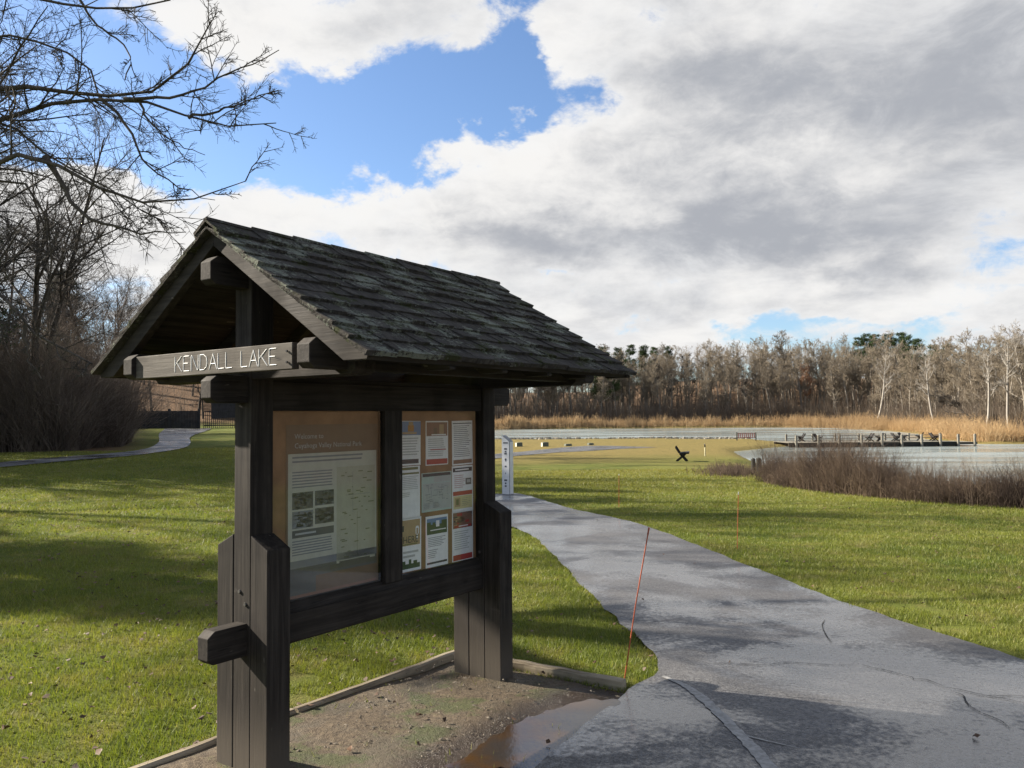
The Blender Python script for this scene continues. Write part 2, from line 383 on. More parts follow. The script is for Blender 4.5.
def jag(p0, p1, n, a):
    return [(p0[0]+(p1[0]-p0[0])*i/n+rng.normal()*a*(0 < i < n), p0[1]+(p1[1]-p0[1])*i/n+rng.normal()*a*.4*(0 < i < n)) for i in range(n+1)]
for a, b, n in (((862,667),(945,690),7), ((945,690),(1024,706),5), ((950,694),(1010,732),6), ((825,622),(832,645),3), ((975,698),(1080,700),5), ((700,668),(860,667),7)):
    ribbon("path_crack", jag(a, b, n, 4), [.004,.010,.006,.009,.003], CRK, .0215, 50, 1.2)

# dirt pad under the kiosk
def dirt_mat():
    m, t = mat("bare_dirt"); co = t.coord()
    a = t.noise(co, 2.2, 5, .6, .3); b = t.noise(co, 26, 5, .7); f = t.noise(co, 120, 3, .7)
    c = t.mix(t.ramp(b, .3, .72), (.062, .045, .029), (.150, .115, .074))
    c = t.mix(t.ramp(a, .45, .62, 0, .75), c, (.075, .062, .040))
    c = t.mix(t.ramp(f, .60, .72, 0, .7), c, (.04, .033, .024))
    gr = t.ramp(t.m('ADD', t.noise(co, 2.6, 4, .6), t.m('MULTIPLY', b, .35)), .68, .80, 0, .8)
    c = t.mix(gr, c, (.05, .062, .018)); wt = t.n('ShaderNodeAttribute', attribute_name='wet').outputs['Fac']; wt = t.ramp(t.m('ADD', wt, t.m('MULTIPLY', t.m('SUBTRACT', b, .5), .6)), .25, .75)
    c = t.mix(wt, c, (.034, .022, .013))
    t.out(c, t.m('SUBTRACT', t.ramp(a, .35, .65, .9, .65), t.m('MULTIPLY', wt, .45)), t.bump(t.m('ADD', b, t.m('MULTIPLY', f, .5)), .9, .02), .3); return m
DIRT = dirt_mat()
pad_a = [kw(-1.9, .44), kw(-.9, .44), kw(0, .44), kw(.9, .44), kw(2.12, .44)]
pad_b = [(-.75, 2.35), (-.35, 3.4), cr(535,770), cr(585,727), cr(628,694)]
pa = [(p.x, p.y) for p in pad_a]
pad, PAD = strip("dirt_pad", pa, pad_b, DIRT, .010, 120, 60)
vv = np.empty(len(pad.data.vertices)*3, np.float32); pad.data.vertices.foreach_get('co', vv); vv = vv.reshape(-1, 3)
vv[:, 2] += (vnoise(vv[:, 0], vv[:, 1], .28, 8)-.5)*.016+(vnoise(vv[:, 0], vv[:, 1], .07, 3)-.5)*.006
edge_d = seg_dist(vv[:, :2], np.array([cr(470,768)[:2], cr(530,735), cr(590,705)]), False); vv[:, 2] -= .024*np.exp(-(edge_d/.24)**2)
pad.data.vertices.foreach_set('co', vv.ravel()); pad.data.update()
at_ = pad.data.attributes.new('wet', 'FLOAT', 'POINT'); at_.data.foreach_set('value', np.exp(-(edge_d/.42)**2).astype(np.float32))
# puddle
m, t = mat("muddy_puddle_water"); n_ = t.noise(t.coord(), 2.4, 3); rip = t.noise(t.coord(), 34, 4, .7)
t.out(t.mix(t.ramp(n_, .35, .6), (.055, .030, .012), (.030, .026, .024)), .07, t.bump(rip, .16, .01), .7)
PUD = m
pc = [(448,770),(470,752),(498,736),(512,728),(518,719),(545,712),(580,706),(604,701),(620,703),(606,718),(590,734),(568,754),(550,774)]
pp = [cr(*p) for p in smooth_pl(pc+[pc[0]], 3)[:-1]]; pp = [(x+(float(vnoise(np.array([x]), np.array([y]), .09, 5)[0])-.5)*.09, y+(float(vnoise(np.array([x]), np.array([y]), .07, 6)[0])-.5)*.09) for x, y in pp]
mesh_obj("puddle", [(x, y, .0062) for x, y in pp], [tuple(range(len(pp)))[::-1]], PUD)["kind"] = "structure"

# ------------------------------------------------------------------ ground sheet
def axis(lims):
    out = [lims[0][0]]
    for a, b, s in lims:
        k = max(1, int(round((b-a)/s))); out += list(np.linspace(a, b, k+1)[1:])
    return np.array(out)
xs = axis([(-1500,-400,110),(-400,-120,14),(-120,-30,2.5),(-30,-8,.8),(-8,8,.3),(8,30,.8),(30,120,2.2),(120,400,14),(400,1500,110)])
ys = axis([(-900,-60,60),(-60,-6,4),(-6,0,.6),(0,14,.3),(14,40,.6),(40,130,1.6),(130,270,3),(270,420,10),(420,2400,150)])
XX, YY = np.meshgrid(xs, ys); ZZ = G(XX, YY).reshape(XX.shape)
PN = np.stack([XX.ravel(), YY.ravel()], 1)
onp = (inside(PN, PATH1) | inside(PN, PATH2) | inside(PN, PAD))
ZZ = ZZ-np.where(onp, .02, 0).reshape(XX.shape)
nx = len(xs); ii = (np.arange(len(ys)-1)[:, None]*nx+np.arange(nx-1)[None]).ravel()
gme = np_mesh("ground", np.stack([XX.ravel(), YY.ravel(), ZZ.ravel()], 1), quads=np.stack([ii, ii+1, ii+nx+1, ii+nx], 1), smooth=True)
def zones(x, y):
    r = x/np.maximum(y, 1)
    litter = sstep(86, 92, y)*sstep(-.24, -.28, r)+sstep(252, 262, y)+sstep(30, 34, y+x*.6)*0
    # floor of the left wood and its thicket
    wl = sstep(0, 3, (y-(30+.0*x)))*sstep(-.44, -.50, r)*sstep(38, 41, y+vnoise(x, y, 5, 1)*4)
    litter = np.clip(litter+wl+sstep(56, 100, x)*sstep(60, 100, y)*.8, 0, 1)
    litter = np.maximum(litter, sstep(14, 19, x)*(1-sstep(18, 24, y)))  # unseen ground right of camera, made brown for its reflection in the panes
    dry = sstep(34, 78, y+(vnoise(x, y, 10, 2)-.5)*30)*sstep(-.1, 0, r)
    return litter, dry
li, dr = zones(XX.ravel(), YY.ravel())
for nm, a in (("litter", li), ("dry", dr)):
    at_ = gme.attributes.new(nm, 'FLOAT', 'POINT'); at_.data.foreach_set('value', a.astype(np.float32))
def grass_color(t, co, litter, dry):
    b1 = t.noise(co, .35, 4, .6, .4); b2 = t.noise(co, 2.2, 4, .65); b3 = t.noise(co, 14, 4, .7)
    c = t.mix(t.ramp(b1, .35, .65), (.082, .112, .018), (.142, .160, .030))
    c = t.mix(t.ramp(b2, .45, .68, 0, .7), c, (.20, .175, .060))
    c = t.mix(t.ramp(b3, .50, .75, 0, .5), c, (.045, .065, .014))
    c = t.mix(dry, c, t.mix(t.ramp(b2, .3, .7), (.22, .165, .058), (.15, .125, .042)))
    c = t.mix(litter, c, t.mix(t.ramp(b3, .35, .65), (.085, .055, .035), (.21, .125, .075)))
    return c, b3, b2
m, t = mat("lawn_ground"); co = t.coord()
A = lambda nme: (lambda q: q.outputs['Fac'])(t.n('ShaderNodeAttribute', attribute_name=nme))
c, b3, b2 = grass_color(t, co, A("litter"), A("dry"))
fine = t.noise(t.mapping(co, (1, .6, 1)), 60, 4, .75)
c = t.mix(t.ramp(fine, .35, .7, 0, .35), c, (.040, .048, .014))
t.out(c, .95, t.bump(t.m('ADD', t.m('MULTIPLY', b3, .6), fine), .8, .05), .1); gme.materials.append(m)
tag(link("ground", gme), kind="structure")

# ------------------------------------------------------------------ lake
m, t = mat("lake_water"); co = t.coord()
wv = t.noise(t.mapping(co, (.30, 1, 1)), 1.8, 4, .6); wv2 = t.noise(t.mapping(co, (.5, 1, 1)), 7, 3, .6); pt = t.noise(t.mapping(co, (.035, .12, 1)), 1, 3, .6)
hh = t.m('ADD', wv, t.m('MULTIPLY', wv2, .4))
t.out((.23, .27, .262), t.ramp(pt, .4, .65, .12, .32), t.bump(t.m('MULTIPLY', hh, t.ramp(pt, .35, .65, .35, 1)), .5, .05), .9)
mesh_obj("lake_water", [(-130, 18, WATER), (190, 18, WATER), (190, 262, WATER), (-130, 262, WATER)], [(0, 1, 2, 3)], m)["kind"] = "structure"

# ------------------------------------------------------------------ grass blades (stuff)
def grass_obj(name, n, r0, r1, pw, hgt, wid, azlim=(-46, 46)):
    u = rng.random(n*2); k = 2-pw
    r = (r0**k+u*(r1**k-r0**k))**(1/k); a = np.radians(rng.uniform(azlim[0], azlim[1], n*2)); x = r*np.sin(a); y = r*np.cos(a)
    P = np.stack([x, y], 1)
    jx = (vnoise(x, y, .12, 6)-.5)*.08
    bad = inside(P+jx[:, None], PATH1) | inside(P+jx[:, None], PATH2) | inside(P, LAKE)
    ip = inside(P+jx[:, None], PAD); bad |= ip & (rng.random(len(x)) > .012*(vnoise(x, y, .3, 9) > .55))
    l_, d_ = zones(x, y); bad |= (l_ > .4)
    # worn and bare spots
    bad |= (vnoise(x, y, .8, 11)*vnoise(x, y, .23, 12) > .62)
    P = P[~bad][:n]; x, y = P[:, 0], P[:, 1]; n = len(x); r = np.hypot(x, y); z = G(x, y)
    tuft = .45+.7*vnoise(x, y, .35, 13)+.5*vnoise(x, y, 1.4, 31)+.5*(vnoise(x, y, .10, 14)-.3)
    h = hgt*tuft*rng.uniform(.5, 1.25, n)*(1+r*.02); wd = wid*rng.uniform(.6, 1.4, n)*(.55+r*.14)
    th = rng.uniform(0, 2*PI, n); lean = rng.uniform(.15, .95, n)*h; ph = rng.uniform(0, 2*PI, n)
    V = np.empty((n, 3, 3)); dx = np.cos(th)*wd/2; dy = np.sin(th)*wd/2
    V[:, 0] = np.stack([x-dx, y-dy, z-.004], 1); V[:, 1] = np.stack([x+dx, y+dy, z-.004], 1)
    V[:, 2] = np.stack([x+np.cos(ph)*lean, y+np.sin(ph)*lean, z+h], 1)
    me = np_mesh(name, V.reshape(-1, 3), tris=np.arange(3*n).reshape(-1, 3)); return me
m, t = mat("grass_blade"); geo = t.n('ShaderNodeNewGeometry'); pos = geo.outputs['Position']
spx = t.n('ShaderNodeSeparateXYZ'); t.l(pos, spx.inputs[0]); c, _, b2 = grass_color(t, pos, 0.0, t.ramp(t.m('ADD', spx.outputs[1], t.m('MULTIPLY', spx.outputs[0], .35)), 9, 46, 0, .75))
rr = geo.outputs['Random Per Island']
c = t.mix(t.ramp(rr, .0, 1, 0, .55), c, (.22, .25, .05)); c = t.mix(t.ramp(rr, .90, .94, 0, .6), c, (.27, .23, .10))
p = t.n('ShaderNodeBsdfPrincipled'); t.l(c, p.inputs['Base Color']); p.inputs['Roughness'].default_value = .55; p.inputs['Specular IOR Level'].default_value = .3
tr = t.n('ShaderNodeBsdfTranslucent'); t.l(t.mix(1.0, c, (1.3, 1.35, .6, 1), 'MULTIPLY'), tr.inputs[0])
ms = t.n('ShaderNodeMixShader'); ms.inputs[0].default_value = .35; t.l(p.outputs[0], ms.inputs[1]); t.l(tr.outputs[0], ms.inputs[2])
o_ = t.n('ShaderNodeOutputMaterial'); t.l(ms.outputs[0], o_.inputs[0]); GRASSM = m
gm = grass_obj("grass", 520000, 3.0, 42, 1.75, .029, .0042); gm.materials.append(GRASSM)
tag(link("grass", gm), "short green mown grass with yellowish patches covering the lawn", "grass", kind="stuff")

# fallen leaves on lawn and pad
n = 5200; r = rng.uniform(3, 26, n)**1.0; a = np.radians(rng.uniform(-46, 44, n)); x = r*np.sin(a); y = r*np.cos(a)
P = np.stack([x, y], 1); keep = ~inside(P, LAKE) & (~inside(P, PATH1) | (rng.random(n) < .03)) & ((x < 0) | (rng.random(n) < .25)) & (~inside(P, PAD) | (rng.random(n) < .25)); x = x[keep]; y = y[keep]; n = len(x); z = G(x, y)+.028
s_ = rng.uniform(.012, .030, n); th = rng.uniform(0, 6.3, n); V = np.empty((n, 5, 3))
for j, (aa, rr_) in enumerate(((0, 1), (1.3, .6), (2.5, .75), (3.8, .7), (5.1, .6))):
    V[:, j] = np.stack([x+np.cos(th+aa)*s_*rr_, y+np.sin(th+aa)*s_*rr_, z+rng.uniform(-.012, .014, n)], 1)
b = np.arange(n)*5; me = np_mesh("fallen_leaves", V.reshape(-1, 3), tris=np.r_[np.stack([b, b+1, b+2], 1), np.stack([b, b+2, b+3], 1), np.stack([b, b+3, b+4], 1)])
m, t = mat("dry_leaf"); c = t.mix(t.n('ShaderNodeNewGeometry').outputs['Random Per Island'], (.045, .024, .013), (.125, .068, .034)); t.out(c, .7); me.materials.append(m)
tag(link("fallen_leaves", me), "brown fallen leaves scattered over the lawn", "leaves", kind="stuff")
# grit and wood chips on the pad
n = 3200; uu = rng.random((n, 2)); lo = PAD.min(0); hi = PAD.max(0); P = lo+uu*(hi-lo); P = P[inside(P, PAD)]; P = P[~inside(P, np.array(pp))]; x, y = P.T; n = len(x)
s_ = rng.uniform(.0015, .0055, n)*rng.uniform(.5, 1.6, n); th = rng.uniform(0, 6.3, n); el_ = rng.uniform(1, 3.5, n); V = np.empty((n, 5, 3))
z = .012+(vnoise(x, y, .28, 8)-.5)*.016+(vnoise(x, y, .07, 3)-.5)*.006
for j, aa in enumerate((0, PI/2, PI, 3*PI/2)):
    ex = np.cos(aa)*s_*el_; ey = np.sin(aa)*s_; V[:, j] = np.stack([x+ex*np.cos(th)-ey*np.sin(th), y+ex*np.sin(th)+ey*np.cos(th), z-.003], 1)
V[:, 4] = np.stack([x, y, z+s_*.8], 1); b = np.arange(n)*5
me = np_mesh("grit", V.reshape(-1, 3), tris=np.concatenate([np.stack([b+j, b+(j+1) % 4, b+4], 1) for j in range(4)]))
m, t = mat("grit"); c = t.mix(t.n('ShaderNodeNewGeometry').outputs['Random Per Island'], (.05, .04, .028), (.17, .145, .11)); t.out(c, .85); me.materials.append(m)
tag(link("grit", me), "small stones and wood chips on the bare dirt", "gravel", kind="stuff")

# ------------------------------------------------------------------ KIOSK
S = .0695; W3 = .209; L = 1.9225; B = .0433
kiosk = empty("information_kiosk", K_LOC, K_RZ, label="dark brown timber notice kiosk with mossy shingle roof on a bare dirt patch", cat="kiosk")
# posts and side posts (centre post runs up to the ridge)
for u in (0, L):
    mb = MB(); mb.box(u-S, u+S, -S+.001, S-.001, -.25, 2.56); mb.build("post", WZ, kiosk, .005)
    for zb in (.66, .72, 1.95):
        mb = MB(); mb.tube([(u-S-.001, .018 if zb != .66 else -.03, zb+.20), (u-S-.007, .018 if zb != .66 else -.03, zb+.20)], [.011, .009], 8); mb.build("bolt", None or simple("galvanised_bolt", (.10,.095,.09), .5, Metallic=.6), kiosk)
    for sg in (1, -1):
        mb = MB(); a0, a1 = S+.003, W3; zi, zo = 1.2102, 1.1433
        prof = [(a0, -.25), (a1, -.25), (a1, zo), (a0, zi)]
        mb.prism(prof if sg == 1 else prof[::-1], u-S-.0015, u+S+.0015, lambda p, q, a, sg=sg: (a, sg*p, q)); mb.build("side_post", WZ, kiosk, .005)
def beam_prof(u0, u1, z0, z1, cb=.03, ct=.03):
    return [(u0+cb, z0), (u1-cb, z0), (u1, z0+cb*.8), (u1, z1-ct), (u1-ct*1.3, z1), (u0+ct*1.3, z1), (u0, z1-ct), (u0, z0+cb*.8)]
def beam(name, u0, u1, y0, y1, z0, z1, **k):
    mb = MB(); mb.prism(beam_prof(u0, u1, z0, z1, **k), y0, y1, lambda p, q, a: (p, a, q)); return mb.build(name, WX, kiosk, .004)
beam("bottom_rail", -.292, L+.292, -B, B, .6138-.012, .7642)
mb = MB(); mb.box(S+.001, L-S-.001, -.057, -B-.001, .6138, .7642); mb.build("rail_facing", WX, kiosk, .004)
mb = MB(); mb.prism([(-.0575, .7655), (B, .7655), (B, .82), (-.02, .82)], S+.001, L-S-.001, lambda p, q, a: (a, p, q)); mb.build("sill", WX, kiosk, .003)
beam("top_beam", -.285, L+.285, -B, B, 1.9047-.02, 2.0262)
mb = MB(); mb.box(S+.001, L-S-.001, -.057, -B-.001, 1.845, 2.0); mb.build("header_board", WX, kiosk, .003)
mb = MB(); mb.box(.902, 1.055, -.055, .02, .8, 1.90); mb.build("mullion", WZ, kiosk, .004)
for sg in (1, -1):
    y1 = .778; y0 = y1-.087
    a, b = (y0, y1) if sg == 1 else (-y1, -y0)
    beam("purlin", -.285, L+.262, a, b, 2.028, 2.166)
beam("ridge_beam", -.29, L+.262, -B, B, 2.475, 2.618)
for u in (0, L):
    mb = MB(); mb.prism([(-.83, 2.03), (-.80, 2.006), (.80, 2.006), (.83, 2.03), (.83, 2.11), (.76, 2.135), (-.76, 2.135), (-.83, 2.11)], u-S+.004, u+S-.004, lambda p, q, a: (a, p, q)); mb.build("cross_beam", WY, kiosk, .004)
# roof geometry
ZR, ZE, YE = 2.7942, 2.0908, 1.1329; SL = (ZR-ZE)/YE; ang = math.atan(SL); U0, U1 = -.290, 2.135
ca, sa = math.cos(ang), math.sin(ang); SLEN = YE/ca
def roofpt(u, s, h, sg):   # s: distance down the slope from ridge; h: height perpendicular to the slope
    return (u, sg*(s*ca+h*sa), ZR+ -s*sa+h*ca)
def roofbox(mb, u0, u1, s0, s1, h0, h1, sg, mi=0, dh=0):
    vs = [roofpt(u0, s0, h0, sg), roofpt(u1, s0, h0, sg), roofpt(u1, s1, h0+dh, sg), roofpt(u0, s1, h0+dh, sg),
          roofpt(u0, s0, h1, sg), roofpt(u1, s0, h1, sg), roofpt(u1, s1, h1+dh, sg), roofpt(u0, s1, h1+dh, sg)]
    fs = [(0,3,2,1),(4,5,6,7),(0,1,5,4),(1,2,6,5),(2,3,7,6),(3,0,4,7)]
    if sg == 1: fs = [f[::-1] for f in fs]
    mb.add(vs, fs, mi)
for sg in (1, -1):
    mb = MB(); nb = 9
    for i in range(nb):
        s0 = .012+i*(SLEN-.03)/nb; roofbox(mb, U0+.090, U1-.090, s0, s0+(SLEN-.03)/nb-.003, -.062, -.036, sg)
    mb.build("roof_boards", WX, kiosk)
    def slope_timber(name, u, hb, ht, zc):
        # side profile in (y, z): follows the slope, tail cut level
        a = roofpt(0, .02, ht, 1); b = roofpt(0, SLEN-.012, ht, 1); c0 = roofpt(0, .02, hb, 1); d0 = roofpt(0, SLEN, hb, 1)
        t_ = (zc-c0[2])/(d0[2]-c0[2]); e = (c0[1]+(d0[1]-c0[1])*t_, zc)
        prof = [(sg*a[1], a[2]), (sg*b[1], b[2]), (sg*(b[1]-.004), zc), (sg*e[0], e[1]), (sg*max(c0[1], .001), c0[2])]
        if sg == 1: prof = prof[::-1]
        mb = MB(); mb.prism(prof, u, u+.045, lambda p, q, a_: (a_, p, q)); mb.build(name, WY, kiosk, .003)
    for u in (U0+.042, U1-.087): slope_timber("barge_board", u, -.128, -.0375, ZE-.040)
    for u in (.30, .72, 1.14, 1.56): slope_timber("rafter", u, -.150, -.0635, ZE-.060)
    # shingles
    mb = MB(); rows = 11; ex = SLEN/rows
    for r_ in range(rows):
        s1 = (r_+1)*ex+.004; u = U0+(.0 if r_ % 2 else -.0)
        first = True
        while u < U1-.001:
            wd = random.uniform(.06, .14); 
            if first and r_ % 2: wd *= .6
            first = False
            ue = min(u+wd, U1)
            if U1-ue < .05: ue = U1
            j = random.uniform(-.006, .006); th = random.uniform(.020, .034); tilt = random.uniform(-.002, .002)
            s0 = max(s1-.27, .004)
            # wedge: thin at head, thick butt; lies on the course below
            h0a = -.034; h0b = -.034+.020+random.uniform(-.002, .002) if r_ else -.030
            if r_ == 0: h0b = -.018
            vs = [roofpt(u+.0012, s0, -.033, sg), roofpt(ue-.0012, s0, -.033, sg), roofpt(ue-.0012, s1+j, h0b-.012+tilt, sg), roofpt(u+.0012, s1+j, h0b-.012-tilt, sg),
                  roofpt(u+.0012, s0, -.029, sg), roofpt(ue-.0012, s0, -.029, sg), roofpt(ue-.0012, s1+j+.002, h0b-.012+th+tilt, sg), roofpt(u+.0012, s1+j+.002, h0b-.012+th-tilt, sg)]
            # put heads at the right height: lift the whole shingle a little with each overlap
            fs = [(0,3,2,1),(4,5,6,7),(0,1,5,4),(1,2,6,5),(2,3,7,6),(3,0,4,7)]
            if sg == 1: fs = [f[::-1] for f in fs]
            mb.add(vs, fs); u = ue
    mb.build("shingles", SHING, kiosk)
mb = MB(); nc = 9; cl = (U1-U0)/nc
for i in range(nc):
    for sg in (1, -1):
        u0 = U0+i*cl-.004; u1 = u0+cl+.07
        if i == nc-1: u1 = U1+.004
        hs = (.014 if sg == 1 else .009)
        vs = []
        for (u, hb) in ((u0, -.002), (u1, -.013)):
            jj = random.uniform(-.002, .003)
            vs += [roofpt(u, -.012, hb+jj, sg), roofpt(u, .115, hb+jj-.004, sg), roofpt(u, .115, hb+hs+jj, sg), roofpt(u, -.012-.004, hb+hs+jj, sg)]
        fs = [(0,3,2,1),(4,5,6,7),(0,1,5,4),(1,2,6,5),(2,3,7,6),(3,0,4,7)]
        if sg == -1: fs = [f[::-1] for f in fs]
        mb.add(vs, fs)
mb.build("ridge_cap", SHING, kiosk)
# sign board
mb = MB(); mb.box(-.262, -.222, -.632, .690, 2.028, 2.149); sb = mb.build("sign_board", WSIGN, kiosk, .003)
glyph = {'K': [[(0,0),(0,1)],[(.55,1),(.03,.45)],[(.18,.58),(.60,0)]], 'E': [[(.5,0),(.05,0),(0,.1),(0,.9),(.05,1),(.48,1)],[(0,.52),(.4,.52)]],
 'N': [[(0,0),(0,.95),(.05,1),(.12,.9),(.5,.08),(.56,.02),(.6,.1),(.6,1)]], 'D': [[(0,0),(0,1),(.3,1),(.52,.82),(.58,.5),(.52,.18),(.3,0),(0,0)]],
 'A': [[(0,0),(.3,1),(.62,0)],[(.12,.36),(.50,.36)]], 'L': [[(0,1),(0,.06),(.05,0),(.46,.02)]]}
PAINT = simple("white_routed_paint", (.72, .72, .70), .6, .12, 60)
H = .076
word = "KENDALL LAKE"; adv = {'K': .83, 'E': .76, 'N': .85, 'D': .85, 'A': .80, 'L': .70, ' ': .62}
tot = sum(adv[ch] for ch in word)*H; sc = .845/tot; x = .308
for ch in word:
    if ch != ' ':
        mb = MB()
        for st in glyph[ch]:
            pts = [Vector((-.2620, x-px*H*sc*1.12, 2.052+pz*H)) for px, pz in st]
            for a, b in zip(pts[:-1], pts[1:]):
                d = (b-a).normalized()*.0022; mb.tube([a-d, (a+b)/2, b+d], [.0020, .0027, .0020], 6)
        mb.build("letter", PAINT, sb)
    x -= adv[ch]*H*sc
# bolts
BOLT = simple("dark_bolt", (.02, .02, .022), .4, Metallic=.8)
for (u, y, z) in ((-.2645, -.60, 2.11), (-.2645, -.60, 2.06)):
    mb = MB(); mb.tube([(u, y, z), (u-.006, y, z)], [.006, .005], 8); mb.build("bolt", BOLT, sb)
# board, glass
BOARD = simple("brown_backing_board", (.26, .145, .075), .75, .22, 5)
for nm, (a, b) in (("a", (S+.002, .901)), ("b", (1.056, L-S-.002))):
    mb = MB(); mb.box(a, b, .004, .022, .802, 1.903); mb.build("backing_board", BOARD, kiosk)
m, t = mat("display_glass"); gl = t.n('ShaderNodeBsdfGlossy'); gl.inputs['Roughness'].default_value = .02; gl.inputs[0].default_value = (.9, .9, .9, 1)
tp = t.n('ShaderNodeBsdfTransparent'); tp.inputs[0].default_value = (.95, .96, .95, 1); lw = t.n('ShaderNodeFresnel'); lw.inputs[0].default_value = 1.5
t.l(t.bump(t.noise(t.coord(), 3, 2), .04, .01), gl.inputs['Normal'])
ms = t.n('ShaderNodeMixShader'); t.l(t.m('MULTIPLY', t.m('ADD', t.m('MULTIPLY', lw.outputs[0], 1.0), .01), t.m('SUBTRACT', 1, t.n('ShaderNodeNewGeometry').outputs['Backfacing'])), ms.inputs[0]); t.l(tp.outputs[0], ms.inputs[1]); t.l(gl.outputs[0], ms.inputs[2]); o_ = t.n('ShaderNodeOutputMaterial'); t.l(ms.outputs[0], o_.inputs[0])
GLASS = m
for a, b in ((S+.004, .900), (1.057, L-S-.004)):
    mb = MB(); mb.box(a, b, -.034, -.029, .822, 1.90); mb.build("window_pane", GLASS, kiosk)

# -------- papers behind the glass
def flat(name, col, rough=.6): return simple(name, col, rough, .05, 20)
PAP = flat("white_paper", (.80, .81, .83)); INK = flat("grey_print", (.20, .21, .23)); RED = flat("red_print", (.40, .05, .045)); NAVY = flat("dark_print", (.045, .05, .065))
BRN = flat("brown_print", (.24, .13, .09)); OLV = flat("olive_print", (.16, .17, .07)); BLU = flat("blue_print", (.14, .24, .42)); GRN = flat("green_print", (.05, .095, .045))
TAN = flat("tan_print", (.42, .30, .17)); ORG = flat("orange_print", (.45, .22, .05)); LGR = flat("pale_grey_print", (.42, .44, .44)); CREAM = flat("greenish_poster_paper", (.47, .47, .40))
MAPG = flat("pale_map_green", (.40, .40, .31)); PBR = flat("poster_brown", (.17, .115, .075)); SHT = flat("laminate_sheet", (.40, .52, .50), .3); GRY = flat("photo_grey", (.12, .12, .11)); PINK = flat("pink_print", (.50, .30, .32))
YEL = flat("pale_yellow_print", (.60, .53, .30))
PM = [PAP, INK, RED, NAVY, BRN, OLV, BLU, GRN, TAN, ORG, LGR, CREAM, MAPG, PBR, SHT, GRY, PINK, YEL, flat('dull_hill_print', (.12, .115, .085))]; ix = {m_.name: i for i, m_ in enumerate(PM)}
I_ = dict(P=0, I=1, R=2, N=3, B=4, O=5, U=6, G=7, T=8, A=9, L=10, C=11, M=12, D=13, S=14, Y=15, K=16, W=17, Q=18)
def paper(name, label, cat, px0, py0, px1, py1, items, base='P', text=(), group=None, tilt=0):
    """flat sheet on the backing board; items in unit coordinates (x0,x1,y0,y1 from the top left), layered a fraction of a millimetre apart"""
    u0, z1 = on_panel(px0, py0, .003); u1, z0 = on_panel(px1, py1, .003); Wd, Ht = u1-u0, z1-z0
    o = empty(name, (0, 0, 0)); bpy.data.objects.remove(o)
    mb = MB(); y = 0
    mb.box(0, Wd, -.0012, 0, 0, Ht, I_[base])
    for k, it in enumerate(items):
        a, b, c_, d_, mi = it[:5]; lv = it[5] if len(it) > 5 else 1; yy = -.0012-.0004*lv
        mb.add([(a*Wd, yy, Ht*(1-d_)), (b*Wd, yy, Ht*(1-d_)), (b*Wd, yy, Ht*(1-c_)), (a*Wd, yy, Ht*(1-c_))], [(0, 1, 2, 3)], I_[mi])
    for (s_, tx, ty, size, mi) in text:
        cu = bpy.data.curves.new("t", 'FONT'); cu.body = s_; cu.size = size; cu.resolution_u = 2; to = bpy.data.objects.new("t", cu); C.objects.link(to)
        bpy.context.view_layer.update(); me = to.to_mesh()
        vs = [(tx*Wd+v.co.x, -.0036, Ht*(1-ty)+v.co.y) for v in me.vertices]; fs = [tuple(p_.vertices) for p_ in me.polygons]
        mb.add(vs, fs, I_[mi]); to.to_mesh_clear(); bpy.data.objects.remove(to)
    ob = mb.build(name, PM); ob.matrix_world = MK @ Matrix.Translation((u0, .0035, z0)) @ Matrix.Rotation(tilt or (random.uniform(-.014, .014) if cat == 'flyer' else 0), 4, 'Y')
    return tag(ob, label, cat, group)
def lines(x0, x1, y0, y1, n, mi='I', ragged=.2, fill=.42):
    st = (y1-y0)/n; return [(x0, x1-(random.random()*ragged*(x1-x0)), y0+i*st, y0+i*st+st*fill, mi) for i in range(n)]
def photo(x0, x1, y0, y1, cols, n=40):
    it = [(x0, x1, y0, y1, cols[0], 1)]
    for _ in range(n):
        a = random.uniform(x0, x1-.02); c_ = random.uniform(y0, y1-.01); wv_ = random.uniform(.02, .16)*(x1-x0)*2; hv = random.uniform(.03, .2)*(y1-y0)
        it.append((a, min(a+wv_, x1), c_, min(c_+hv, y1), random.choice(cols[1:]), 2))
    return it
g_ = "paper notices pinned behind the right pane"
paper("flyer", "white flyer with blue picture and orange figure, top left of the right pane", "flyer", 400,421,420.5,464.5, [(0,1,.01,.32,'U'),(.36,.66,.10,.24,'A',2),(.4,.62,.02,.1,'T',2),(.1,.8,.25,.30,'T',2)]+lines(.1,.92,.38,.80,7,'L')+[(.02,.9,.86,.96,'N')], group=g_)
paper("flyer", "white flyer with brown photo header and red footer, top middle of the right pane", "flyer", 425.5,421,448,464, [(.03,.97,.03,.34,'B')]+[(.6,.8,.08,.3,'T',2),(.35,.5,.16,.3,'D',2),(.25,.9,.30,.325,'P',2)]+lines(.1,.92,.40,.82,9,'L')+[(.2,.9,.64,.66,'R',2),(.03,.97,.86,.98,'R')], group=g_)
paper("flyer", "white sheet of dense text with brown footer strip, top right of the right pane", "flyer", 452,421,472.7,464, [(.04,.96,.05,.07,'N')]+lines(.08,.92,.11,.84,17,'I',.3,.35)+[(.05,.95,.88,.97,'B')], group=g_)
paper("flyer", "white notice with dark olive heading bar, left of the map in the middle row", "flyer", 400,467,420,517, [(0,.9,.02,.07,'O'),(0,.95,.12,.155,'O')]+lines(.08,.92,.19,.46,8,'L',.2,.4)+lines(.08,.5,.50,.60,3,'L'), 'P', group=g_)
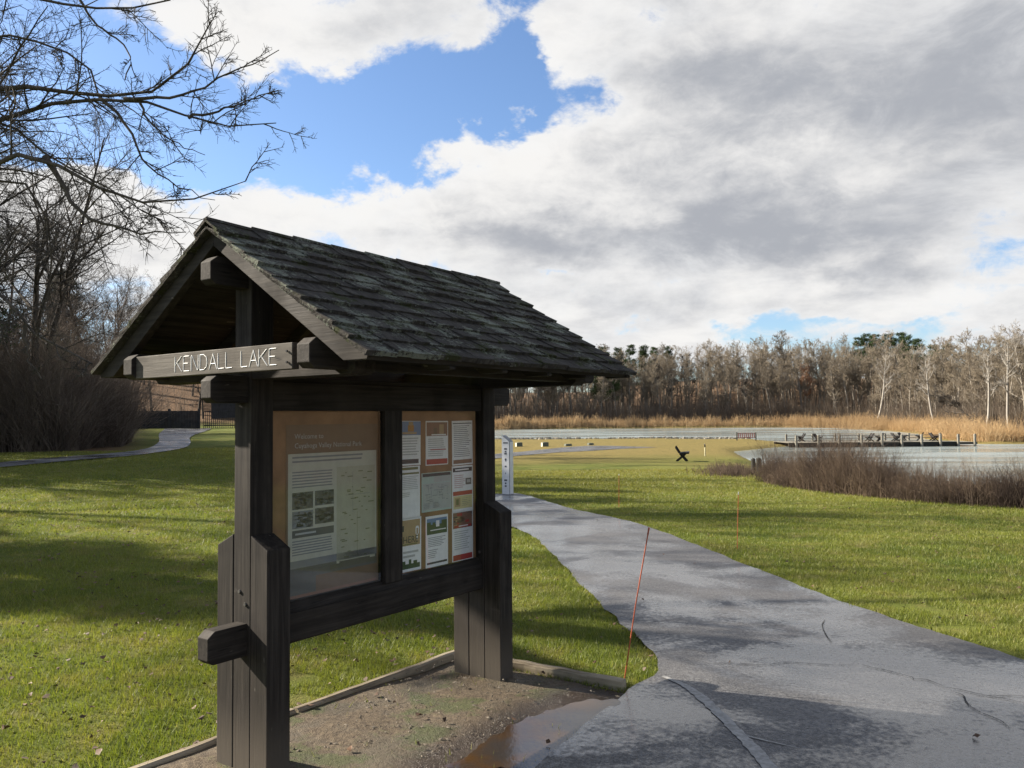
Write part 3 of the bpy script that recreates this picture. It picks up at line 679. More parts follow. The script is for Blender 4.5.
paper("trail_map", "landscape sheet with pale area map, centre of the right pane", "map", 421.5,473.5,451.5,508.5, [(.03,.97,.02,.10,'N'),(.4,.97,.11,.26,'L'),(.03,.97,.28,.95,'L')]+[(a:=random.uniform(.1,.85),a+random.uniform(.02,.18),c_:=random.uniform(.3,.75),c_+.012,'I',2) for _ in range(22)]+[(a:=random.uniform(.1,.85),a+.008,c_:=random.uniform(.3,.6),c_+random.uniform(.05,.2),'I',2) for _ in range(12)]+lines(.06,.3,.78,.93,4,'I')+lines(.36,.6,.78,.93,4,'I'), 'S', group=g_)
paper("flyer", "white notice with red bar across its middle and small colour pictures, right of the map", "flyer", 452,466.5,473,510, [(.04,.96,.04,.13,'N'),(.15,.8,.07,.1,'P',2)]+lines(.1,.62,.2,.5,7,'K',.2,.35)+[(.64,.92,.28,.42,'Y'),(.7,.88,.31,.38,'L',2),(.04,.96,.55,.64,'R'),(.05,.95,.65,.93,'W'),(.12,.38,.69,.88,'T',2),(.18,.3,.72,.84,'O',3)]+lines(.45,.9,.7,.9,5,'I',.2,.3)+[], group=g_)
paper("flyer", "tan and white flyer with big HERE lettering, bottom left of the right pane", "flyer", 400,519,421,568.5, [(.02,.94,.04,.55,'T'),(.02,.94,.52,.56,'P',2),(.12,.86,.62,.66,'L'),(.12,.7,.70,.74,'L'),(.02,.94,.86,.95,'G'),(.1,.24,.80,.9,'G'),(.4,.52,.78,.9,'G'),(.62,.8,.81,.9,'G'),(.74,.86,.17,.21,'P',2),(.72,.76,.19,.32,'P',2),(.84,.88,.19,.32,'P',2),(.77,.83,.32,.42,'P',2),(.0,.16,.14,.25,'N',2),(.1,.8,.485,.505,'O',3)], text=(("HERE", .10, .47, .062, 'N'),), group=g_)
paper("flyer", "white flyer with blue sky and green forest photo header, bottom middle of the right pane", "flyer", 425.5,517,448,563.5, photo(.05,.95,.05,.36,['U','G','G','G'],0)+[(.05,.95,.17,.36,'G',2),(.05,.22,.12,.2,'G',2),(.3,.42,.13,.2,'G',2),(.7,.95,.1,.2,'G',2),(.45,.6,.10,.22,'P',3),(.2,.9,.27,.29,'P',3)]+lines(.1,.9,.42,.62,6,'I',.3,.35)+lines(.1,.55,.66,.84,5,'I',.3,.35)+[(.05,.95,.90,.94,'N')], group=g_)
paper("flyer", "white flyer with reddish brown photo header and red footer, bottom right of the right pane", "flyer", 452,512,473,558.5, photo(.04,.96,.03,.34,['B','N','T','R','D'],26)+[(.1,.92,.28,.33,'R',3),(.3,.75,.29,.31,'P',4)]+lines(.1,.9,.40,.78,9,'L',.3,.4)+[(.04,.96,.86,.97,'R')], group=g_)
poster = paper("poster", "large brown welcome poster with grey photographs and a map behind the left pane", "poster", 286,425,378,594,
  [(.0,1,.0,1,'D',1), (.02,.98,.155,.725,'C',2), (.52,.96,.24,.80,'M',3), (.02,.98,.725,.90,'Y',2), (.02,.98,.72,.76,'I',3), (.3,.98,.815,.90,'D',3), (.45,.98,.775,.80,'Q',4), (.55,.9,.765,.775,'Q',4), (.02,.98,.90,.915,'B',3)]
  +[(*l_[:4], 'I', 3) for l_ in lines(.06,.92,.17,.215,2)]+[(*l_[:4], 'I', 3) for l_ in lines(.06,.48,.25,.345,6,ragged=.05)]
  +[(.06,.49,.56,.60,'Y',3),(.09,.3,.575,.585,'L',4)]+[(*l_[:4], 'I', 3) for l_ in lines(.06,.48,.615,.70,6,ragged=.05)]
  +sum([[(a,b,c_,d_,'L',3)]+[(*q[:4], random.choice('YIYYL'), 4) for q in photo(a,b,c_,d_,['Y','Y'],46)] for a,b,c_,d_ in ((.06,.27,.36,.45),(.29,.49,.36,.44),(.06,.27,.46,.55),(.29,.49,.455,.54))], [])
  +[(a:=random.uniform(.55,.88),a+random.uniform(.01,.07),c_:=random.uniform(.26,.76),c_+.005,'O',4) for _ in range(40)]+[(.7,.703,.27,.5,'I',4),(.62,.9,.40,.402,'I',4),(.75,.753,.5,.75,'O',4)],
  'D', text=(("Welcome to", .08, .075, .040, 'L'), ("Cuyahoga Valley National Park", .08, .125, .040, 'L'), ("National Park", .06, .955, .018, 'L')))

# ------------------------------------------------------------------ edging timbers round the pad
TIM = wood("grey_timber", 0, (.16, .13, .09), (.30, .26, .19))
def timber(label, a, b, w_=.06, h_=.038):
    a = Vector((a[0], a[1], 0)); b = Vector((b[0], b[1], 0)); d = b-a; ln = d.length
    o = empty("edging_timber", (a.x, a.y, 0), math.atan2(d.y, d.x)); bpy.data.objects.remove(o)
    mb = MB(); n = 14; rr_ = [random.uniform(-.004, .004) for _ in range(n+1)]
    for k in range(n):
        x0 = ln*k/n; x1 = ln*(k+1)/n
        vs = []
        for xx, q in ((x0, rr_[k]), (x1, rr_[k+1])): vs += [(xx, -w_/2+q, -.06), (xx, w_/2+q, -.06), (xx, w_/2+q, h_-.012+q), (xx, w_/2-.014+q, h_+q), (xx, -w_/2+.014+q, h_+q), (xx, -w_/2+q, h_-.012+q)]
        fs = [(i, (i+1) % 6, 6+(i+1) % 6, 6+i) for i in range(6)]
        if k == 0: fs.append((5,4,3,2,1,0))
        if k == n-1: fs.append((6,7,8,9,10,11))
        mb.add(vs, [f[::-1] for f in fs])
    ob = mb.build("edging_timber", TIM); ob.location = (a.x, a.y, 0); ob.rotation_euler = (0, 0, math.atan2(d.y, d.x)); return tag(ob, label, "timber")
p1 = kw(-1.8, .47); p2 = kw(.62, .45); p3 = kw(2.13, .43)
timber("weathered edging timber at the near end of the row behind the kiosk", p1, p2); timber("weathered edging timber running to the foot of the far post", kw(.64, .452), p3)
timber("mossy edging timber ending beside the leaning orange stake", kw(2.17, .40), (lambda q: q)(Vector((*cr(624,689), 0))), .065, .042)

# ------------------------------------------------------------------ marker stakes
ORM = simple("orange_fibreglass", (.42, .09, .035), .5); WHM = simple("pale_tape", (.6, .6, .58), .6)
def stake(label, base, top, r=.004, cap=None):
    o = empty("marker_stake", (base[0], base[1], g1(*base)), label=label, cat="marker stake"); z0 = g1(*base)
    mb = MB(); mid = [(0, 0, -.08), ((top[0]-base[0])*.5, (top[1]-base[1])*.5, (top[2]-z0)*.5), (top[0]-base[0], top[1]-base[1], top[2]-z0)]
    mb.tube(mid, r, 8); mb.build("rod", ORM, o)
    mb = MB(); d = Vector(mid[2]); mb.tube([d*.955, d*1.003], r*1.35, 8); mb.build("tip", cap or ORM, o)
b = cr(622,683); d = b[1]; tp_ = at(649,528, d-.05); stake("thin orange stake leaning at the corner of grass and asphalt", b, tp_, .0042)
b = cr(737,551); tp_ = at(738.5,492, b[1]); stake("thin upright orange stake with pale tip in the lawn right of the path", b, tp_, .0048, WHM)
b = cr(619,507); tp_ = at(619,474, b[1]); stake("faint thin stake far off in the lawn behind the path", b, tp_, .007, WHM)
# pale bollard near the shore
b = cr(705,456); o = empty("bollard", (b[0], b[1], g1(*b)), label="slim pale yellow post with dark top in the sunlit grass", cat="post")
mb = MB(); mb.tube([(0,0,-.1),(0,0,.72)], .045, 10); mb.build("shaft", simple("pale_yellow_paint", (.6,.55,.35)), o); mb = MB(); mb.tube([(0,0,.72),(0,0,.95),(0,0,1.0)], [.05,.05,.03], 10); mb.build("cap", BOLT, o)

# ------------------------------------------------------------------ trailhead box
bx = cr(502,495); dd = bx[1]; WHP = simple("white_panel_paint", (.62, .63, .64), .5, .05); GRP = simple("grey_metal_paint", (.17, .18, .19), .5)
o = empty("dispenser_box", (bx[0], bx[1], g1(*bx)), rad(-28), label="tall narrow grey box with white sloping-topped panel beside the path behind the kiosk", cat="box")
hw = .26; dp = .24; ht = 1.76*dd/24.; mb = MB()
mb.prism([(0, -.1), (hw, -.1), (hw, ht-.17), (.03, ht), (0, ht)], 0, .22, lambda p, q, a: (p, a, q)); mb.build("body", GRP, o, .008)
mb = MB(); mb.prism([(.012, .03), (hw-.012, .03), (hw-.012, ht-.185), (.035, ht-.02), (.012, ht-.02)], -.006, -.0005, lambda p, q, a: (p, a, q)); pn = mb.build("front_panel", WHP, o)
mb = MB(); mb.box(.05, .21, -.009, -.0065, ht-.24, ht-.205); mb.build("heading", NAVY, pn)
for z_, w_ in ((.42,.09),(.50,.05),(.56,.08),(.72,.05),(.76,.03),(.93,.06),(1.13,.02),(1.33,.09),(1.42,.05),(1.5,.06)):
    mb = MB(); mb.box(.13-w_/2, .13+w_/2, -.009, -.0065, ht-z_, ht-z_+.045); mb.build("symbol", NAVY, pn)
mb = MB(); mb.box(hw+.001, hw+.008, .01, .21, .03, ht-.19); mb.build("side_panel", WHP, o)

# ------------------------------------------------------------------ bench with crossed legs
DW = simple("dark_bench_wood", (.016, .014, .013), .85)
def bench(loc, rz, label, group=None, s=1.0):
    o = empty("bench", loc, rz, label=label, cat="bench", group=group); o.scale = (s, s, s)
    for yy in (-.62, .62):
        mb = MB(); mb.bar((-.36, yy, -.04), (.24, yy, .47), .08, .11); mb.bar((.34, yy+.081, -.04), (-.10, yy+.081, .47), .08, .11); mb.build("leg_frame", DW, o)
    mb = MB()
    for i in range(5): mb.box(-.14+i*.12, -.03+i*.12, -.8, .8, .43+i*.012, .54+i*.012)
    mb.build("seat", DW, o)
    mb = MB()
    for i in range(3):
        M_ = Matrix.Translation((-.17-.072*i, 0, .53+.118*i)) @ Matrix.Rotation(rad(-32), 4, 'Y'); mb.box(-.025, .025, -.8, .8, 0, .125, M=M_)
    for yy in (-.55, .55): mb.bar((-.02, yy, .36), (-.37, yy, .93), .06, .08)
    mb.build("backrest", DW, o); return o
b = cr(682,461); bench((b[0], b[1], g1(*b)), rad(-13), "dark wooden bench with crossed legs standing alone on the lawn", s=1.12)

# ------------------------------------------------------------------ dock
DECK = simple("grey_dock_planks", (.17, .155, .12), .8, .2, 3); PILE = simple("weathered_pile_wood", (.19, .175, .14), .85, .3, 6); DARKW = simple("dark_dock_side", (.022, .022, .018), .9)
fx = [796,818.4,839.3,861.6,881.9,901.7,921.5,940.3,958,974.6]
DZ = -1.32
def on_z(px, py, z):
    d = ray(px, py); t_ = (z-CAMZ)/d.z; return d.x*t_, d.y*t_
A_ = Vector(on_z(796, 447.5, WATER)); Bv = Vector(on_z(975, 446, WATER)); dv = (Bv-A_).normalized(); nv = Vector((-dv.y, dv.x)); dl = (Bv-A_).length
dock = empty("fishing_dock", (A_.x, A_.y, WATER), math.atan2(dv.y, dv.x), label="long low wooden fishing dock reaching out over the lake", cat="dock")
mb = MB(); k = 0; xx = -.8
while xx < dl-1.9: mb.box(xx, xx+.19, 0, 5.4, .50, .54); xx += .2
mb.build("deck", DECK, dock)
mb = MB(); mb.box(-.8, dl-1.9, .05, .17, .02, .495); mb.box(-.8, dl-1.9, 5.2, 5.3, .1, .495); mb.build("side_boards", DARKW, dock)  # shaded side of the dock: shade is put into the near-black colour
mb = MB(); mb.box(dl-1.88, dl+.3, .1, 5.2, .38, .46); mb.build("end_platform", DECK, dock); mb = MB(); mb.box(dl-1.88, dl+.3, .02, .09, .22, .455); mb.build("end_beam", DARKW, dock)
def along(px):
    q = Vector(on_z(px, 446.7, WATER)); r_ = ray(px, 446); # intersect line
    u = Vector((r_.x, r_.y)); den = dv.x*u.y-dv.y*u.x; return (-(A_.x*u.y-A_.y*u.x))/den
for px in fx:
    s_ = along(px); mb = MB(); mb.tube([(s_, -.10, -.9), (s_, -.10, 1.34), (s_, -.10, 1.38)], [.15, .14, .10], 10); mb.build("pile", PILE, dock)
bxs = [(al:=along(px))*1.0 for px in (792,820,844,869,897,922,955)]
for s_ in bxs: mb = MB(); mb.tube([(s_+1.2, 5.5, -.9), (s_+1.2, 5.5, 1.38)], .12, 10); mb.build("pile", PILE, dock)
mb = MB()
for z_ in (.80, 1.12): mb.box(bxs[0]+1.2, bxs[-1]+1.2, 5.46, 5.54, z_, z_+.07)
mb.build("railing", PILE, dock)
RW = simple("red_slat_paint", (.42, .13, .13), .7)
for k, px in enumerate((814,825,878,889,905,919.5,938,944)):
    s_ = along(px); q = A_+dv*s_+nv*(4.0 if k in (0, 5, 6) else 2.2)
    nm = ["leftmost, low against the railing", "second from the shore end", "third from the shore end", "fourth from the shore end, beside another", "middle one with its back to the lake", "paler one behind a pile", "one just before the far end", "last one towards the far end"][k]
    bench((q.x, q.y, WATER+.54), -math.atan2(q.x, q.y)+(PI if k in (0, 2, 3, 6) else 0)+rad((8, -10, 14, 5, 10, -8, 0, 12)[k]), "dark bench on the dock, "+nm, "benches on the fishing dock", 1.05)
# slatted barrier with red slats on the spit, and shore posts
def barrier(px0, px1, pyb, label, dep=None):
    a = Vector((*hit(px0, pyb), 0)); b_ = Vector((*hit(px1, pyb), 0)); d = b_-a; o = empty("slat_barrier", (a.x, a.y, g1(a.x, a.y)), math.atan2(d.y, d.x), label=label, cat="barrier"); ln = d.length
    for x_ in (0, ln): mb = MB(); mb.box(x_-.08, x_+.08, -.08, .08, -.2, 1.15); mb.build("post", PILE, o)
    n_ = 9
    for k_ in range(n_): mb = MB(); x_ = .2+(ln-.4)*k_/(n_-1); mb.box(x_-.06, x_+.06, -.02, .02, .35, 1.05); mb.build("slat", RW, o)
    mb = MB(); mb.box(.08, ln-.08, .021, .06, .38, .45); mb.box(.08, ln-.08, .021, .06, .92, .99); mb.build("rail", PILE, o)
barrier(737, 756, 440.5, "short barrier of reddish slats on the grassy spit left of the dock")
b_ = hit(774.5, 440.5); o = empty("shore_post", (b_[0], b_[1], g1(*b_)), label="lone short wooden post between the slat barrier and the dock", cat="post"); mb = MB(); mb.tube([(0,0,-.2),(0,0,1.0),(0,0,1.05)], [.12,.11,.07], 10); mb.build("shaft", PILE, o)
for k, (px, py) in enumerate(((753.5,476),(759,475))):
    b_ = hit(px, py-3); o = empty("shore_post", (b_[0], b_[1], g1(*b_)), label=("short dark pile at the water's edge left of the brush" if k == 0 else "thicker dark pile standing right beside the dead brush"), cat="post"); mb = MB(); mb.tube([(0,0,-.3),(0,0,.62),(.02,0,.68)], [.10+.03*k,.10+.03*k,.05], 9); mb.build("shaft", DARKW, o)

# blocks by the lake path
BL = simple("mossy_block_stone", (.10, .11, .085), .9, .3, 4); BLP = simple("painted_sunlight", (.5, .47, .38), .9)
for k, (px, py, w_, h_, lab) in enumerate(((519,446.5,.72,.50,"dark squared block with sunlight painted on its side, nearest the box by the path"), (545,446.5,.75,.52,"dark squared block with sunlight painted on its side, second along the shore"), (568,446,.8,.26,"low flat stone lying third along the shore"), (590.5,445,.65,.25,"low rounded stone lying last along the shore"))):
    b_ = hit(px, py); o = empty("shore_block", (b_[0], b_[1], g1(*b_)), rad(20), label=lab, cat="block")
    mb = MB(); mb.prism([(-w_/2, -.1), (w_/2, -.1), (w_/2*.96, h_*.92), (w_*.3, h_), (-w_*.34, h_*.98), (-w_/2*.97, h_*.88)], -.28, .28, lambda p, q, a: (p, a, q)); mb.build("body", BL, o, .03)
    if k < 2: mb = MB(); mb.box(-w_/2-.03, -w_/2-.002, -.24, .24, 0, h_*.85); mb.build("painted_sun_face", BLP, o)  # added thin face: sunlight on the block's side put into a pale colour

# ------------------------------------------------------------------ fence far left
FB = simple("dark_fence_wood", (.030, .030, .034), .9, .3, 2)
fy = 79.5; fz = g1(-36, fy)
o = empty("board_fence", (-38.3, fy, 0), label="long dark board fence standing at the end of the left path", cat="fence"); mb = MB(); x_ = 0
while x_ < 7.6:
    z0 = g1(-38.3+x_, fy); mb.box(x_, x_+.14, -.012, .012, z0-.1, z0+1.72+random.uniform(-.02, .02)); x_ += .152
mb.build("board_panel", FB, o)
for x_ in (2.15, 4.6, 7.5): z0 = g1(-38.3+x_, fy); mb = MB(); mb.box(x_, x_+.2, -.20, -.015, z0-.2, z0+1.92); mb.build("post", FB, o)
o = empty("picket_fence", (-30.4, fy+.3, 0), label="dark open picket fence between the board fence and the kiosk post", cat="fence"); mb = MB(); x_ = 0
while x_ < 14: z0 = g1(-30.4+x_, fy); mb.box(x_, x_+.05, -.02, .02, z0-.1, z0+1.72); x_ += .19
mb.build("pickets", FB, o); mb = MB()
for k in range(7):
    za = g1(-30.4+k*2, fy); zb = g1(-30.4+(k+1)*2, fy)
    for h_ in (.25, 1.62): mb.bar((k*2, .05, za+h_), (k*2+2, .05, zb+h_), .05, .09)
mb.build("rail", FB, o)
# small dark shelter half hidden by the sign
o = empty("shelter", (-34.2, 92, g1(-34.2, 92)), rad(12), label="small dark roofed shelter behind the picket fence, half hidden by the kiosk", cat="shelter")
mb = MB(); mb.box(0, 5.4, 0, 3.6, -.3, 2.5); mb.build("wall", FB, o); mb = MB(); mb.prism([(-.5, 2.55), (4.1, 2.55), (1.8, 4.1)], -.4, 5.8, lambda p, q, a: (a, p, q)); mb.build("roof", simple("shelter_roof", (.05,.045,.04)), o); mb = MB(); mb.box(.35, .95, 1.0, 1.6, 2.6, 4.7); mb.build("chimney", FB, o)

# ------------------------------------------------------------------ trees
class Tubes:
    def __init__(s): s.g = {}
    def add(s, P, R, sides):
        if len(P): s.g.setdefault((P.shape[1], sides), []).append((P, R))
    def mesh(s, name, m_):
        Vs = []; Qs = []; off = 0
        for (k, n), lst in s.g.items():
            P = np.concatenate([a for a, _ in lst]); R = np.concatenate([b for _, b in lst]); N = len(P)
            D = np.gradient(P, axis=1); D /= np.linalg.norm(D, axis=2, keepdims=True)+1e-9
            ref = np.where(np.abs(D[:, :1, 2:3]) > .8, np.array([1., 0, 0]), np.array([0, 0, 1.]))+np.zeros_like(D)
            A_1 = np.cross(D, ref); A_1 /= np.linalg.norm(A_1, axis=2, keepdims=True)+1e-9; B_1 = np.cross(A_1, D)
            th = np.arange(n)*2*PI/n
            V = P[:, :, None, :]+R[:, :, None, None]*(A_1[:, :, None, :]*np.cos(th)[None, None, :, None]+B_1[:, :, None, :]*np.sin(th)[None, None, :, None])
            Vs.append(V.reshape(-1, 3)); idx = off+np.arange(N*k*n).reshape(N, k, n)
            a = idx[:, :-1, :]; b = np.roll(a, -1, 2); d = idx[:, 1:, :]; c_ = np.roll(d, -1, 2)
            Qs.append(np.stack([a, b, c_, d], -1).reshape(-1, 4)); off += N*k*n
        return np_mesh(name, np.concatenate(Vs), quads=np.concatenate(Qs), mats=m_, smooth=True)
def norm(v): return v/(np.linalg.norm(v, axis=-1, keepdims=True)+1e-9)
def grow(start, dirs, length, r0, k, wig, trop, rg, taper=.35):
    N = len(start); P = np.empty((N, k, 3)); P[:, 0] = start; d = dirs.copy(); step = (length/(k-1))[:, None]
    for i in range(1, k):
        d = norm(d+rg.normal(0, wig, (N, 3))+np.array([0, 0, trop])); P[:, i] = P[:, i-1]+d*step
    t_ = np.linspace(0, 1, k)[None]; R = r0[:, None]*(1-(1-taper)*t_); return P, R
def spawn(P, R, m_, rg, t0=.2, a0=35, a1=65, lr=(.45, .7), rr_=.6, flat_=0, lens=None, fall=.45):
    N, k, _ = P.shape; t_ = rg.uniform(t0, 1, (N, m_))**.9; t_ = np.clip(t_, 0, .999); f = t_*(k-1); i = f.astype(int); fr = (f-i)[..., None]
    n_ = np.arange(N)[:, None]; a = P[n_, i]; b = P[n_, i+1]; st = a*(1-fr)+b*fr; d = norm(b-a)
    rd = rg.normal(0, 1, (N, m_, 3)); rd[..., 2] *= (1-flat_); pr = norm(rd-(rd*d).sum(-1, keepdims=True)*d)
    an = np.radians(rg.uniform(a0, a1, (N, m_, 1))); dd_ = d*np.cos(an)+pr*np.sin(an)
    rad_ = (R[n_, i]*(1-fr[..., 0])+R[n_, i+1]*fr[..., 0])*rr_
    L_ = lens[:, None]*rg.uniform(lr[0], lr[1], (N, m_))*(1-fall*t_)
    return st.reshape(-1, 3), dd_.reshape(-1, 3), L_.ravel(), rad_.ravel()
def make_tree(name, seed, h, r, ml, mtr, mcr, lean=.03, counts=(16, 7, 5, 3), t0=.3, spread=.42, sides=(8, 5, 3), minr=.006, up=.10, wig=.10):
    rg = np.random.default_rng(seed); tr_ = Tubes(); cr_ = Tubes()
    P, R = grow(np.array([[0, 0, -.3]]), norm(np.array([[rg.normal()*lean*3, rg.normal()*lean*3, 1.]])), np.array([h*.92]), np.array([r]), 10, lean, .03, rg, .16); tr_.add(P, R, sides[0])
    lens = np.array([h*spread*1.25]); lev = [(counts[0], t0, 32, 62, 5, 5), (counts[1], .15, 28, 60, 4, sides[1]), (counts[2], .1, 25, 60, 3, sides[2]), (counts[3], .1, 25, 65, 3, sides[2])]
    for li_, (c_, tt, a0, a1, k, sd) in enumerate(lev):
        if not c_: break
        st, d, L_, rr2 = spawn(P, R, c_, rg, tt, a0, a1, (.55, .95) if li_ == 0 else (.35, .65), .62, lens=lens, fall=.55 if li_ == 0 else .35)
        rr2 = np.maximum(rr2, minr); P, R = grow(st, d, L_, rr2, k, wig*(1+.5*li_), up*(1-.2*li_), rg, .35)
        lens = L_; (tr_ if li_ == 0 else cr_).add(P, R, sd)
    a = tr_.mesh(name+"_trunk", mtr); b = cr_.mesh(name+"_crown", mcr); return a, b
def place_tree(name, meshes, x, y, rz, s, label, group=None, cat="tree", dz=0):
    o = empty(name, (x, y, g1(x, y)+dz), rz, label=label, cat=cat, group=group); o.scale = (s, s, s)
    link("trunk", meshes[0], o); link("crown", meshes[1], o); return o
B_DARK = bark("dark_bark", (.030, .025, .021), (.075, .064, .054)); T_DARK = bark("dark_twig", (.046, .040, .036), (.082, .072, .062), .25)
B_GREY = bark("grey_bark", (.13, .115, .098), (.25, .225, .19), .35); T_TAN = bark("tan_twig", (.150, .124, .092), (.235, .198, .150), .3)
B_PALE = bark("pale_bark", (.20, .185, .16), (.34, .315, .28), .1); T_RUST = bark("rust_twig", (.20, .105, .060), (.27, .15, .09), .2)

# far forest
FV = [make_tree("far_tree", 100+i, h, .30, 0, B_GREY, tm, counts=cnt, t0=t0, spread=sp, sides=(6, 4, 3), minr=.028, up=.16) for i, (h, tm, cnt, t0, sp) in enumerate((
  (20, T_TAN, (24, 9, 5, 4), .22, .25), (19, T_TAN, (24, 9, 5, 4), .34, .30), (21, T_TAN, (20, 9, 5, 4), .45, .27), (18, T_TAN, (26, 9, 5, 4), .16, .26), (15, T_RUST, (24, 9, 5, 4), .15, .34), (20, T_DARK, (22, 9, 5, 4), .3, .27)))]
PALE = make_tree("pale_tree", 140, 22, .38, 0, B_PALE, B_PALE, counts=(14, 7, 4, 0), t0=.35, spread=.34, sides=(7, 5, 3), minr=.03, up=.1)
def far_pos(px, row):
    # edge of the forest in world coordinates, by direction
    pts = [(300,262),(500,260),(700,262),(800,262),(860,250),(900,215),(950,175),(1000,140),(1060,118),(1150,105)]
    y = np.interp(px, [p_[0] for p_ in pts], [p_[1] for p_ in pts])+row; return (px-512)/F_PX*y, y
cnt = 0
side = {0: "in the front row of the far wood", 1: "deeper in the far wood"}
for row, n_, s_ in ((3, 80, .98), (13, 60, 1.14), (28, 44, 1.2)):
    for i in range(n_):
        px = 395+(1110-395)*(i+random.gauss(.5, .9))/n_
        x, y = far_pos(px, row+random.uniform(-3, 8)); v = random.choices(range(6), (5, 5, 4, 5, .35, .6 if px > 700 else 4))[0]  # dark variant weighted left: shade on that stretch put into twig colour
        sc_ = s_*random.uniform(.72, 1.08)*(1-.20*sstep(900, 1050, px)*(1 if row < 10 else .8))*(1+.05*math.sin(px/60))
        lab = ("bare brown tree in the wood on the far shore" if v != 5 else "darker bare tree in the wood on the far shore") if v != 4 else "bare rust-tinted tree in the wood on the far shore"
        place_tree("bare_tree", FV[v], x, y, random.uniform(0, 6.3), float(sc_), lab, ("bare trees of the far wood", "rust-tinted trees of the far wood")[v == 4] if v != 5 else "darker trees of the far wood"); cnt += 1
for px, row, sc_, lab in ((876, 1, .95, "white-barked tree rising from the far shore, widest pale crown"), (985, -2, .68, "pale-barked tree near the right end of the far shore"), (1008, -1, .74, "rightmost pale-barked tree above the reeds"), (935, 0, .8, "pale tree with thin crown between the white one and the right end")):
    x, y = far_pos(px, row-4); place_tree("pale_tree", PALE, x, y, px*.7, sc_, lab)
# leaning dark trunk at right
x, y = far_pos(985, -6); o = place_tree("leaning_tree", FV[5], x, y, 1.0, .62, "dark tree leaning far over to the left above the reeds"); o.rotation_euler = (0, rad(-52), 0)

# the rest of the far wood behind and between them: one mass
def far_mass():
    rg = np.random.default_rng(900); N = 600; px = rg.uniform(380, 1130, N); row = rg.uniform(6, 95, N)
    y = np.array([far_pos(p_, 0)[1] for p_ in px])+row; x = (px-512)/F_PX*y; z = G(x, y); st = np.stack([x, y, z-.3], 1)
    h = rg.uniform(15, 20, N)*(1-.12*sstep(900, 1060, px)); tb = Tubes(); tw = Tubes()
    P, R = grow(st, norm(np.stack([rg.normal(0, .06, N), rg.normal(0, .06, N), np.ones(N)], 1)), h, rg.uniform(.12, .26, N), 7, .03, .03, rg, .2); tb.add(P, R, 5)
    s1, d1, L1, r1 = spawn(P, R, 16, rg, .22, 25, 55, (.16, .30), .5, lens=h, fall=.5); P, R = grow(s1, d1, L1, np.maximum(r1, .035), 4, .12, .14, rg, .4); tw.add(P, R, 3)
    s1, d1, L1, r1 = spawn(P, R, 6, rg, .1, 25, 60, (.35, .65), .6, lens=L1, fall=.3); P, R = grow(s1, d1, L1, np.maximum(r1, .03), 3, .14, .08, rg, .5); tw.add(P, R, 3)
    s1, d1, L1, r1 = spawn(P, R, 4, rg, .1, 25, 60, (.4, .75), .6, lens=L1, fall=.3); P, R = grow(s1, d1, L1, np.maximum(r1, .028), 2, .1, .05, rg, .5); tw.add(P, R, 3)
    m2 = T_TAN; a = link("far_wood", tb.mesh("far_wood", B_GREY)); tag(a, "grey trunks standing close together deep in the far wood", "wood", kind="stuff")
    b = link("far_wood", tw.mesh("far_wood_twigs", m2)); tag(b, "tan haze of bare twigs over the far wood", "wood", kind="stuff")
far_mass()
# pines
NEED = bark("pine_needles", (.018, .034, .012), (.055, .080, .026), .2, 3)
def make_pine(name, seed, h, r, spread, lv=(30, 12)):
    rg = np.random.default_rng(seed); tr_ = Tubes(); P, R = grow(np.array([[0, 0, -.3]]), np.array([[0, 0, 1.]]), np.array([h]), np.array([r]), 8, .015, .02, rg, .12); tr_.add(P, R, 7)
    st, d, L_, r2 = spawn(P, R, lv[0]*2, rg, .3, 65, 95, (.7, 1.1), .35, flat_=.7, lens=np.array([spread]), fall=.65); P1, R1 = grow(st, d, L_, np.maximum(r2, .02), 5, .09, .06, rg, .3); tr_.add(P1, R1, 4)
    st, d, L2, r3 = spawn(P1, R1, lv[1], rg, .25, 20, 75, (.25, .45), .5, lens=L_, fall=.3)
    # needle clumps: many small blades around the twig ends
    N = len(st); k = 16; c0 = st+d*L2[:, None]; cc = c0[:, None, :]+rg.normal(0, 1, (N, k, 3))*np.array([.26, .26, .13])*spread/3.2
    cc = cc.reshape(-1, 3); n_ = len(cc); dr_ = norm(rg.normal(0, 1, (n_, 3))+np.array([0, 0, .35])); ln = rg.uniform(.16, .34, n_)[:, None]*spread/3.2; sd = norm(np.cross(dr_, rg.normal(0, 1, (n_, 3))))*ln*.20
    V = np.stack([cc-sd, cc+sd, cc+dr_*ln], 1); me = np_mesh(name+"_crown", V.reshape(-1, 3), tris=np.arange(3*n_).reshape(-1, 3), mats=NEED); return tr_.mesh(name+"_trunk", B_DARK), me
PINE = [make_pine("pine", 200+i, 22, .3, 4.6) for i in range(2)]
for k, (px, row, s_) in enumerate(((594,30,.98),(606,22,1.05),(618,34,1.0),(630,44,1.05),(645,50,1.02),(655,62,1.0),(668,66,.98),(601,8,.86),(613,5,.80),(858,60,.95),(868,62,1.0),(879,64,1.02),(889,60,1.04),(899,66,1.08),(909,62,1.05),(921,66,1.03),(934,62,.98),(947,66,.98))):
    x, y = far_pos(px, row); place_tree("pine_tree", PINE[k % 2], x, y, k*1.3, s_, ("dark green pine on the skyline just right of the kiosk roof" if px < 700 else "dark green pine on the skyline above the middle of the far wood"), "pines right of the roof" if px < 700 else "pines above the far wood")

